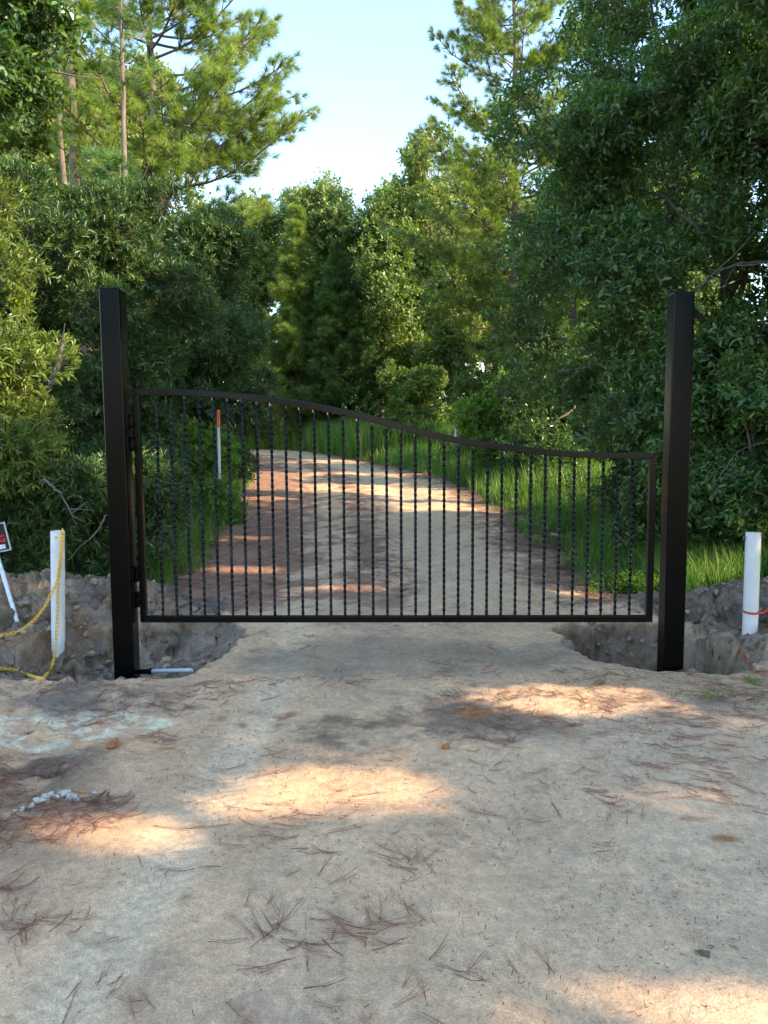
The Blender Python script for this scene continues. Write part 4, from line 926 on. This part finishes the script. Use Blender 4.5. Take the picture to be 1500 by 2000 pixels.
# --- unseen trees beside and behind the camera, added to shade the ground
SH = 'unseen trees added beside the road to shade it'
shade = [((6.5, 3.75), 3.0), ((7.2, -1.2), 3.2), ((9.0, 7.3), 3.2), ((10.5, 3.6), 3.4), ((9.5, -4.0), 3.4), ((12, 7.5), 3.2), ((12.8, -2.0), 3.4)]
SL = ['nearest shade oak right of the camera', 'shade oak right behind the camera', 'shade oak right of the red taped pipe', 'second row shade oak right of the camera', 'shade oak far behind the camera on the right', 'second row shade oak beyond the red taped pipe', 'farthest shade oak right of the camera']
for k, ((x_, y_), w_) in enumerate(shade):
    rng = np.random.default_rng(90+k); cl = blob(rng, (x_, y_, 5.6), (w_, w_, 4.6), 26, (.28, .42), .7)
    tree('oak_tree', (x_, y_), cl, 'oak', 'bark', .17, 90+k, SL[k], 'tree', SH, n_tw=7000, ll=.15, lw=.08, nl=6, twl=.36, gap=.12, gscale=.8, shape='kite', twigs=False, cullf=sun_gap)  # crowns culled along sun rays so the chosen patches stay lit
for k, (x_, y_, s_) in enumerate([(-10, -5, .5), (-9, -14, .6), (-5, -22, .6), (4, -24, .6), (11, -14, .6)]):  # unseen trees added to darken what the gate posts reflect
    copy_tree(FAR[1], (x_, y_, float(terrain(x_, y_))), k*1.3, s_, ['unseen dark tree left of the camera', 'unseen dark tree left behind the camera', 'unseen dark tree far behind on the left', 'unseen dark tree far behind on the right', 'unseen dark tree right behind the camera', 'dark tree left of the chained pipe', 'dark tree straight behind the camera', 'dark tree behind the left shrub'][k])

# ------------------------------------------------------------------ grass, weeds, straw, stones (uncountable)
def blades(name, P, h, wd, rng, mat, lean=.35, label=None, cat='grass'):
    n = len(P); P = P.copy(); h = h[:, None]; az = rng.uniform(0, 6.28, n); ld = np.stack([np.cos(az), np.sin(az), np.zeros(n)], -1)*rng.uniform(.05, lean*2, (n, 1))
    az2 = az+rng.uniform(.8, 2.2, n); s_ = np.stack([np.cos(az2), np.sin(az2), np.zeros(n)], -1)*wd/2
    p1 = P+np.array([0, 0, .55])*h+ld*h*.28; p2 = P+np.array([0, 0, .95])*h+ld*h*.95
    Vv = np.stack([P-s_, P+s_, p1+s_*.7, p1-s_*.7, p2], 1).reshape(-1, 3); i = np.arange(n)[:, None]*5
    me = mesh_np(name, Vv, i+np.array([[0, 1, 2, 3]]), i+np.array([[3, 2, 4]]), [M[mat]], attrs={'rnd': np.repeat(rng.uniform(0, 1, n)**1.3, 5)})
    return tag(link(name, me), label, cat, kind='stuff')
def scat(rng, n, x0, x1, y0, y1, clump=1.2, thr=-.2, f=None, seed=0):
    x_ = rng.uniform(x0, x1, n); y_ = rng.uniform(y0, y1, n); k = vnoise(x_*clump, y_*clump, None, 400+seed)+.5*vnoise(x_*clump*3, y_*clump*3, None, 420+seed) > thr
    if f is not None: k &= f(x_, y_)
    x_, y_ = x_[k], y_[k]; return np.stack([x_, y_, terrain(x_, y_)-.01], -1)
rng = np.random.default_rng(200)
offr = lambda x_, y_: x_ > road_right(y_)+.10*np.sin(x_*9+y_*5)
offl = lambda x_, y_: x_ < road_left(y_)+.10*np.sin(x_*9+y_*5)
noheap = lambda x_, y_: (heap_mask(x_, y_)[0]+heap_mask(x_, y_)[1]) < .07
P = scat(rng, 26000, 1.9, 6, 7.9, 16, 1.4, -.25, lambda a_, b_: offr(a_+.12, b_) & noheap(a_, b_), 1)
ok = rng.uniform(size=len(P)) < sstep(-.1, .8, P[:, 0]-road_right(P[:, 1])+.25); P = P[ok]
h = rng.uniform(.12, .42, len(P))*(.5+.8*sstep(0, 1.2, P[:, 0]-road_right(P[:, 1])))
blades('grass', P, h, .009, rng, 'grass', .5, 'short and knee high green grass on the right verge beyond the gate')
P = scat(rng, 34000, -3, 7, 15, 30, .9, -.6, offr, 2); h = rng.uniform(.25, .75, len(P))*(.7+.5*sstep(0, 1.5, P[:, 0]-road_right(P[:, 1])))
blades('tall_grass', P, h, .016, rng, 'grass', .3, 'tall green grass lining the right side of the road toward the bend')
P = scat(rng, 60000, -14, 3, 28, 54, .5, -.9, lambda a_, b_: offr(a_, b_) & (a_ > -26) & (b_ > 29), 3)
P = P[P[:, 0] < road_right(P[:, 1])+7]; h = rng.uniform(.9, 1.75, len(P))
blades('tall_grass', P, h, .032, rng, 'grass', .22, 'shoulder high bright green grass outside the far bend of the road')
P = scat(rng, 42000, -6.5, -2.0, 8.5, 30, 1.2, -.45, lambda a_, b_: offl(a_, b_) & noheap(a_, b_), 4); h = rng.uniform(.15, .62, len(P))
blades('grass', P, h, .011, rng, 'grass', .5, 'patchy green grass and weeds on the left verge beyond the gate')
P = scat(rng, 16000, 3.0, 7.0, 6.6, 9.4, 1.6, -.6, lambda a_, b_: noheap(a_-.1, b_+.1), 5); h = rng.uniform(.15, .55, len(P))
blades('grass', P, h, .008, rng, 'grass', .55, 'thick green grass between the right post and the red taped pipe')
# leafy weeds
def weeds(name, P, size, nl, rng, mat, label, ll=.05, lw=.024):
    n = len(P); hgt = rng.uniform(.4, 1, n)*size; k = np.arange(nl); az = k*2.4+rng.uniform(0, 6.28, (n, 1)); fr = (k+1)/nl
    base = P[:, None]+np.stack([0*az, 0*az, hgt[:, None]*fr[None]+0*az], -1)+rng.normal(size=(n, nl, 3))*.012
    Dv = np.stack([np.cos(az), np.sin(az), np.full(az.shape, .35)+.3*rng.normal(size=az.shape)], -1)
    base = base.reshape(-1, 3); Dv = Dv.reshape(-1, 3); m_ = len(base); Nv = np.array([0, 0, 1.0])+rng.normal(size=(m_, 3))*.25
    Vv, Qd, rr_ = leaves_geo(base, Dv, Nv, ll*rng.uniform(.6, 1.3, m_), lw*rng.uniform(.7, 1.2, m_), rng, rnd=np.clip(np.repeat(rng.uniform(0, .8, n), nl)+rng.uniform(0, .2, m_), 0, 1))
    return tag(link(name, mesh_np(name, Vv, Qd, None, [M[mat]], attrs={'rnd': rr_})), label, 'weeds', kind='stuff')
P = scat(rng, 900, 2.5, 4.1, 7.75, 8.5, 2, -.3, noheap, 6); weeds('weeds', P, .22, 10, rng, 'weed', 'bright yellow green leafy weeds behind the right soil heap')
P = scat(rng, 900, 1.9, 3.4, 8.0, 13, 2, .1, lambda a_, b_: a_ > road_right(b_)-.15, 7); weeds('weeds', P, .2, 9, rng, 'weed', 'low green weeds along the right edge of the road')
P = scat(rng, 1500, -5.5, -2.2, 8.6, 20, 2, -.2, lambda a_, b_: a_ < road_left(b_)+.15, 8); weeds('weeds', P, .35, 11, rng, 'weed', 'green leafy weeds along the left edge of the road')
P = scat(rng, 7000, -30, 20, 15, 56, .4, -.9, lambda a_, b_: ((a_ < road_left(b_)-1.0) | (a_ > road_right(b_)+3.0)), 9); weeds('undergrowth', P, 1.2, 14, rng, 'fardark', 'dark undergrowth on the forest floor beneath the trees', .22, .12)
P = scat(rng, 1800, -9, 9, 9, 16, .6, -.9, lambda a_, b_: ((a_ < road_left(b_)-.7) | (a_ > road_right(b_)+1.0)), 10); weeds('undergrowth', P, .9, 14, rng, 'shade_myrtle', 'dark leafy undergrowth close behind the near shrubs', .11, .05)
q = on_ground(1395, 1362); P = q+np.random.default_rng(3).normal(size=(16, 3))*[.09, .06, 0]; P[:, 2] = terrain(P[:, 0], P[:, 1])-.004
blades('grass', np.repeat(P, 6, 0)+rng.normal(size=(96, 3))*[.02, .02, 0], rng.uniform(.02, .07, 96), .004, rng, 'weed', .9, 'tiny grass tuft in the sand in front of the right post')
q = on_ground(1480, 1335); P = q+np.random.default_rng(4).normal(size=(10, 3))*[.05, .05, 0]; P[:, 2] = terrain(P[:, 0], P[:, 1])-.004
blades('grass', np.repeat(P, 6, 0)+rng.normal(size=(60, 3))*[.02, .02, 0], rng.uniform(.02, .08, 60), .004, rng, 'weed', .9, 'tiny grass tuft beside the red tape on the ground')

# pine straw
def straw_geo(Pc, az, ln, rng, wd=.0022, bow=.12):
    n = len(Pc); ns = 5; f = np.linspace(-.5, .5, ns); d_ = np.stack([np.cos(az), np.sin(az)], -1); pr = np.stack([-d_[:, 1], d_[:, 0]], -1)
    b = rng.normal(size=n)*bow; c2 = Pc[:, None, :2]+d_[:, None]*(ln[:, None]*f)[..., None]+pr[:, None]*((f**2-.1)*(b*ln)[:, None])[..., None]
    z = terrain(c2[..., 0], c2[..., 1])+rng.uniform(.001, .010, (n, 1))+np.abs(f)[None]*rng.uniform(-.002, .03, (n, 1))
    ctr = np.concatenate([c2, z[..., None]], -1); w3 = np.array([1, 1, .6, .5, .3])*1.0
    sw = np.concatenate([pr, np.zeros((n, 1))], 1)[:, None]*(wd*rng.uniform(.7, 1.3, (n, 1))*w3)[..., None]*.5
    upv = np.array([0, 0, 1.0])*wd*.8
    Vv = np.stack([ctr-sw, ctr+sw, ctr+upv], 2).reshape(-1, 3)
    i = np.arange(n)[:, None, None, None]*(ns*3)+np.arange(ns-1)[None, :, None, None]*3; j = np.arange(3)[None, None, :, None]; k = (j+1) % 3
    Qd = np.concatenate([i+j, i+k, i+3+k, i+3+j], -1).reshape(-1, 4)
    return Vv, Qd, np.repeat(rng.uniform(0, 1, n), ns*3)
def fascicles(C_, az, ln, rng, k=3):
    """each fascicle = k needles splayed from one end"""
    n = len(C_); C3 = np.repeat(C_, k, 0); a3 = np.repeat(az, k)+rng.normal(size=n*k)*.09; l3 = np.repeat(ln, k)*rng.uniform(.9, 1.05, n*k)
    end = C3[:, :2]-np.stack([np.cos(np.repeat(az, k)), np.sin(np.repeat(az, k))], -1)*(np.repeat(ln, k)/2)[:, None]
    C3 = C3.copy(); C3[:, :2] = end+np.stack([np.cos(a3), np.sin(a3)], -1)*(l3/2)[:, None]; return C3, a3, l3
rng = np.random.default_rng(300); Cs, As, Ls_ = [], [], []
clus = [(520, 1800, 9, .07, 2.0), (560, 1830, 8, .09, 2.4), (500, 1780, 4, .05, 2.1), (590, 1790, 5, .06, 1.0), (540, 1870, 6, .1, .2), (700, 1800, 5, .08, 2.6), (740, 1760, 4, .06, 1.6), (680, 1845, 8, .1, .3), (740, 1855, 7, .09, .5), (640, 1900, 4, .12, .3),
        (800, 1675, 5, .04, 1.5), (845, 1690, 5, .04, 1.3), (770, 1680, 4, .05, 2.4), (530, 1650, 8, .10, .1), (560, 1640, 5, .09, 2.7), (510, 1600, 9, .13, .05), (600, 1595, 9, .14, .0), (680, 1580, 5, .1, .3), (560, 1480, 5, .1, 1.2), (510, 1500, 5, .1, .6), (590, 1700, 4, .1, .5),
        (700, 1670, 4, .12, 2.6), (960, 1890, 4, .07, 2.6), (900, 1875, 3, .06, .9), (1060, 1880, 3, .02, 1.6), (175, 1930, 5, .05, 1.0), (140, 1960, 3, .05, 1.0), (270, 1945, 5, .04, 2.3), (80, 1620, 7, .07, .8), (30, 1660, 4, .07, .6), (400, 1600, 5, .12, .4), (350, 1700, 3, .1, .2),
        (1215, 1590, 5, .05, 1.1), (1240, 1585, 3, .05, .6), (1195, 1575, 3, .04, 2.3), (1300, 1460, 12, .16, 2.7), (1380, 1480, 14, .18, 2.8), (1420, 1440, 14, .18, 2.8), (1330, 1530, 12, .13, 2.65), (1440, 1560, 12, .13, 2.75), (1290, 1500, 8, .1, 2.5), (1470, 1490, 12, .16, 2.9), (1340, 1420, 14, .2, 2.9), (1450, 1400, 20, .25, 2.9),
        (1160, 1385, 6, .12, .3), (1110, 1370, 6, .10, 2.2), (1070, 1365, 5, .12, 2.8), (1280, 1385, 20, .25, 2.8), (1240, 1360, 10, .25, 2.8), (800, 2010, 6, .05, 1.8), (790, 1950, 4, .05, 1.7), (850, 1575, 3, .1, .5), (740, 1620, 3, .1, .4), (1100, 1500, 3, .1, 2.5), (890, 1440, 6, .15, .3), (960, 1480, 6, .15, 0), (750, 1440, 8, .3, .2), (560, 1390, 5, .1, .5), (640, 1350, 6, .25, .2)]
for px, py, k, sp_, a0 in clus:
    k = max(1, int(k*.75))
    c_ = on_ground(px, py); Cs.append(c_+rng.normal(size=(k, 3))*[sp_, sp_*.8, 0]); As.append(a0+rng.normal(size=k)*.5); Ls_.append(rng.uniform(.08, .19, k))
def litter(n, x0, x1, y0, y1, f, seed, thr=0, l0=.06, l1=.2, sc=1.6):
    P = scat(rng, n, x0, x1, y0, y1, sc, thr, f, seed); Cs.append(P); As.append(rng.uniform(0, 6.28, len(P))); Ls_.append(rng.uniform(l0, l1, len(P)))
litter(1500, -3.4, -1.1, 3.0, 4.2, lambda a_, b_: a_ < -1.15-.3*np.sin(b_*3), 21, -.25)
litter(700, -3.0, -1.0, 2.4, 3.2, lambda a_, b_: a_ < -1.0-.4*np.sin(b_*5), 22, .2)
litter(500, -3.4, -1.0, 4.2, 5.2, None, 23, .1)
litter(420, 1.2, 3.2, 4.2, 5.4, None, 24, -.1)
litter(500, -.9, 1.5, 4.0, 4.9, None, 25, .25, .04, .14)
litter(300, -2.4, 2.6, 1.2, 4.2, None, 26, .35, .05, .16)
litter(4200, -3.0, 3.2, 6.9, 13, lambda a_, b_: (a_ < road_left(b_)+1.3) | (np.abs(a_-.5*(road_left(b_)+road_right(b_))) < .4) | (a_ > road_right(b_)-.8), 27, -.4, .1, .22)
litter(4000, -6.0, 3.2, 13, 27, lambda a_, b_: ((a_ < road_left(b_)+1.7) & (a_ > road_left(b_)-.5)) | (np.abs(a_-.5*(road_left(b_)+road_right(b_))) < .5) | (a_ > road_right(b_)-.8), 28, -.4, .12, .26, .9)
litter(500, -1.5, 1.6, 5.1, 6.9, None, 29, .1, .04, .14)
C_ = np.concatenate(Cs); az = np.concatenate(As); ln = np.concatenate(Ls_); C3, a3, l3 = fascicles(C_, az, ln, rng)
inp = (seg_sdf(C3[:, 0], C3[:, 1], PIT_L) < 0) & (seg_sdf(C3[:, 0], C3[:, 1], PIT_R) < 0); C3, a3, l3 = C3[inp], a3[inp], l3[inp]
wsc = .0017
Vv, Qd, rr_ = straw_geo(C3, a3, l3, rng, wsc, .14)
me = mesh_np('pine_straw', Vv, Qd, None, [M['straw']], attrs={'rnd': rr_}); tag(link('pine_straw', me), 'fallen reddish brown pine needles scattered on the sand road', 'pine straw', kind='stuff')
# short dark crumbs of bark and needle
P = scat(rng, 7000, -2.8, 3.0, 1.3, 5.3, 2.2, -.15, None, 41); n = len(P)
Vv, Qd, rr_ = straw_geo(P, rng.uniform(0, 6.28, n), rng.uniform(.004, .024, n), rng, .0026, .08)
tag(link('plant_debris', mesh_np('plant_debris', Vv, Qd, None, [M['straw']], attrs={'rnd': rr_*.35})), 'tiny dark bits of bark and twig strewn over the sand', 'debris', kind='stuff')

# rocks: one lumpy unit stone mesh family
def rock_geo(c_, r_, rng, sub=2, ang=.25):
    import bmesh
    bm = bmesh.new(); bmesh.ops.create_icosphere(bm, subdivisions=sub, radius=1); V_ = np.array([v.co[:] for v in bm.verts]); F_ = np.array([[v.index for v in f.verts] for f in bm.faces]); bm.free()
    o_ = rng.uniform(0, 50, 3); d_ = 1+ang*1.5*vnoise(V_[:, 0]*1.3+o_[0], V_[:, 1]*1.3+o_[1], V_[:, 2]*1.3+o_[2], 7)+ang*.6*vnoise(V_[:, 0]*3.1+o_[0], V_[:, 1]*3.1, V_[:, 2]*3.1, 8)
    V_ = V_*d_[:, None]*np.array(r_); a_ = rng.uniform(0, 6.28); cc, ss = math.cos(a_), math.sin(a_)
    V_ = V_@np.array([[cc, ss, 0], [-ss, cc, 0], [0, 0, 1]]); return V_+np.array(c_), F_
def rocks_stuff(name, P, r0_, r1_, rng, mat, label, cat, sub=1, sink=.3, ang=.35, base_col=np.array([.36, .28, .20])):
    mb = MB(); ca = []
    for p_ in P:
        r_ = r0_*(r1_/r0_)**rng.uniform(0, 1)**1.5; V_, F_ = rock_geo(p_+np.array([0, 0, r_*(.6-sink)]), (r_, r_*rng.uniform(.7, 1), r_*rng.uniform(.5, .8)), rng, sub, ang); mb.add(V_, None, F_)
        cc_ = base_col*rng.uniform(.55, 1.35); ca.append(np.tile(cc_, (len(V_), 1)))
    at_ = {'soil': np.concatenate(ca), 'rough': np.ones(mb.n)} if mat == 'soil' else None
    return tag(mb.build(name, M[mat], attrs=at_), label, cat, kind='stuff')
rng = np.random.default_rng(500)
P = scat(rng, 7500, -5.5, 5.5, 5.2, 8.3, 2.0, -.35, lambda a_, b_: ((heap_mask(a_, b_)[0]+heap_mask(a_, b_)[1]) > .06) | (seg_sdf(a_, b_, PIT_L) > 0) | (seg_sdf(a_, b_, PIT_R) > 0) | (dug_zone(a_, b_) > .5), 51)
rocks_stuff('soil_clods', P, .008, .055, rng, 'soil', 'loose grey clods of dug soil on the heaps and in the holes', 'clods')
P = scat(rng, 1500, -2.6, 2.8, 1.3, 5.2, 1.5, -.2, None, 52); rocks_stuff('pebbles', P, .0018, .007, rng, 'stone', 'small dark pebbles pressed into the sand road', 'pebbles')
for k, (px, py, s_) in enumerate([(75, 1570, .022), (88, 1562, .026), (100, 1558, .02), (62, 1578, .017), (110, 1562, .016), (128, 1555, .022), (140, 1560, .026), (150, 1566, .016), (45, 1582, .014), (187, 1553, .018), (30, 1586, .010), (120, 1549, .014)]):
    c_ = on_ground(px, py); V_, F_ = rock_geo(c_+np.array([0, 0, s_*.35]), (s_, s_*.85, s_*.7), rng, 2, .35); mb = MB(); mb.add(V_, None, F_)
    tag(mb.build('limestone_rock', M['rockw']), 'small white rock in the loose cluster on the brown soil at the left', 'rock', 'white rocks on the left shoulder')
for px, py, s_, lab in [(218, 1460, .030, 'orange clay clod on the white sand, larger of a touching pair'), (226, 1450, .022, 'orange clay clod, smaller one behind the larger of a pair'), (870, 1462, .024, 'orange brown clay clod alone on the sand in front of the gate'), (917, 1387, .022, 'dark orange clay clod in the rusty stained patch')]:
    c_ = on_ground(px, py); V_, F_ = rock_geo(c_+np.array([0, 0, s_*.4]), (s_, s_*.8, s_*.75), rng, 2, .4); mb = MB(); mb.add(V_, None, F_); tag(mb.build('clay_clod', M['clay']), lab, 'clod', 'orange clay clods')
c_ = at(324, 1290, 6.0); c_[2] = terrain(c_[0], c_[1]); V_, F_ = rock_geo(c_+np.array([0, 0, .02]), (.045, .04, .05), rng, 3, .2); mb = MB(); mb.add(V_, None, F_); tag(mb.build('clay_clod', M['tanleaf']), 'tan clay lump in the hole just right of the left post', 'clod', 'orange clay clods')
# big clod leaning on right pipe, and clods along pit rim
for px, py, s_, lab in [(1468, 1262, .07, 'grey soil clod leaning on the foot of the right pipe'), (1108, 1262, .06, 'grey crumbling clod on the rim of the right hand hole'), (1370, 1160, .06, 'grey clod on top of the right soil heap'), (50, 1180, .06, 'grey clod on the left soil heap near the sign stake')]:
    c_ = on_ground(px, py); V_, F_ = rock_geo(c_+np.array([0, 0, s_*.2]), (s_, s_*.7, s_*.6), rng, 3, .45); mb = MB(); mb.add(V_, None, F_); tag(mb.build('soil_clod', M['soil'], attrs={'soil': np.tile([.32, .26, .205], (len(V_), 1)), 'rough': np.ones(len(V_))}), lab, 'clod', 'large soil clods')
# two fallen leaves
def fallen_leaf(px, py, L__, W__, mat, lab, az):
    c_ = on_ground(px, py); n = 14; th = np.linspace(0, 2*math.pi, n, endpoint=False); rr_ = 1+.18*np.sin(th*5+1); x_ = np.cos(th)*L__/2*rr_; y_ = np.sin(th)*W__/2*rr_
    cc, ss = math.cos(az), math.sin(az); xx = c_[0]+x_*cc-y_*ss; yy = c_[1]+x_*ss+y_*cc; zz = terrain(xx, yy)+.006+.004*np.sin(th*2)
    Vv = np.vstack([np.stack([xx, yy, zz], -1), [[c_[0], c_[1], c_[2]+.004]], np.stack([xx, yy, zz-.001], -1)])
    T_ = [(n, k, (k+1) % n) for k in range(n)]; Q_ = [(k, n+1+k, n+1+(k+1) % n, (k+1) % n) for k in range(n)]; mb = MB(); mb.add(Vv, Q_, T_); tag(mb.build('fallen_leaf', M[mat]), lab, 'leaf', 'fallen leaves on the road')
fallen_leaf(1372, 1864, .05, .034, 'deadleaf', 'grey brown crumpled leaf flat on the sand at lower right', 2.6)
fallen_leaf(1432, 1850, .028, .010, 'tanleaf', 'small tan leaf on the sand just right of the grey brown leaf', 2.7)

# dead branches
def branch(pts, r, lab, seed, nf=5):
    rng = np.random.default_rng(seed); pts = np.array(pts); t_ = np.linspace(0, len(pts)-1, 24); p_ = np.stack([np.interp(t_, np.arange(len(pts)), pts[:, k]) for k in range(3)], -1)
    for _ in range(3): p_[1:-1] = .25*p_[:-2]+.5*p_[1:-1]+.25*p_[2:]
    p_ += rng.normal(size=p_.shape)*r*.35; mb = MB(); mb.tube(p_, np.linspace(r, r*.3, 24), 7); L_ = np.linalg.norm(p_[-1]-p_[0])
    for _ in range(nf):
        k = rng.integers(4, 21); d_ = unit(unit(p_[-1]-p_[0])*.7+rng.normal(size=3)*.6); q = np.linspace(0, 1, 8)[:, None]; ln_ = L_*rng.uniform(.15, .45)
        b_ = p_[k]+d_*ln_*q+np.array([0, 0, .12*ln_])*q**2*rng.choice([-1, 1])+np.cumsum(rng.normal(size=(8, 3)), 0)*.01*ln_; mb.tube(b_, np.linspace(r*.45, r*.12, 8), 5)
    return tag(mb.build('dead_branch', M['bark'], smooth=True), lab, 'branch', 'dead branches caught in the bushes')
branch([at(85, 935, 7.5), at(120, 965, 7.4), at(150, 1025, 7.3)], .014, 'pale dead branch slanting in the shrub above the chained pipe', 1)
branch([at(208, 1005, 7.2), at(190, 1040, 7.15), at(160, 1065, 7.1), at(128, 1100, 7.1)], .009, 'thin curved bare stem between the chained pipe and the left gate post', 2, 3)
branch([at(1560, 505, 9.2), at(1450, 515, 8.7), at(1400, 530, 8.5), at(1368, 556, 8.4)], .022, 'bare pale limb reaching left just above the top of the right post', 3, 7)
branch([at(1500, 860, 8.3), at(1440, 880, 8.0), at(1385, 960, 7.9)], .008, 'thin bare twig in the leaves right of the right post', 4, 5)
branch([at(95, 760, 7.4), at(118, 700, 7.3), at(125, 650, 7.3)], .02, 'leaning bare stem in the sunlit shrub at the left', 5, 4)
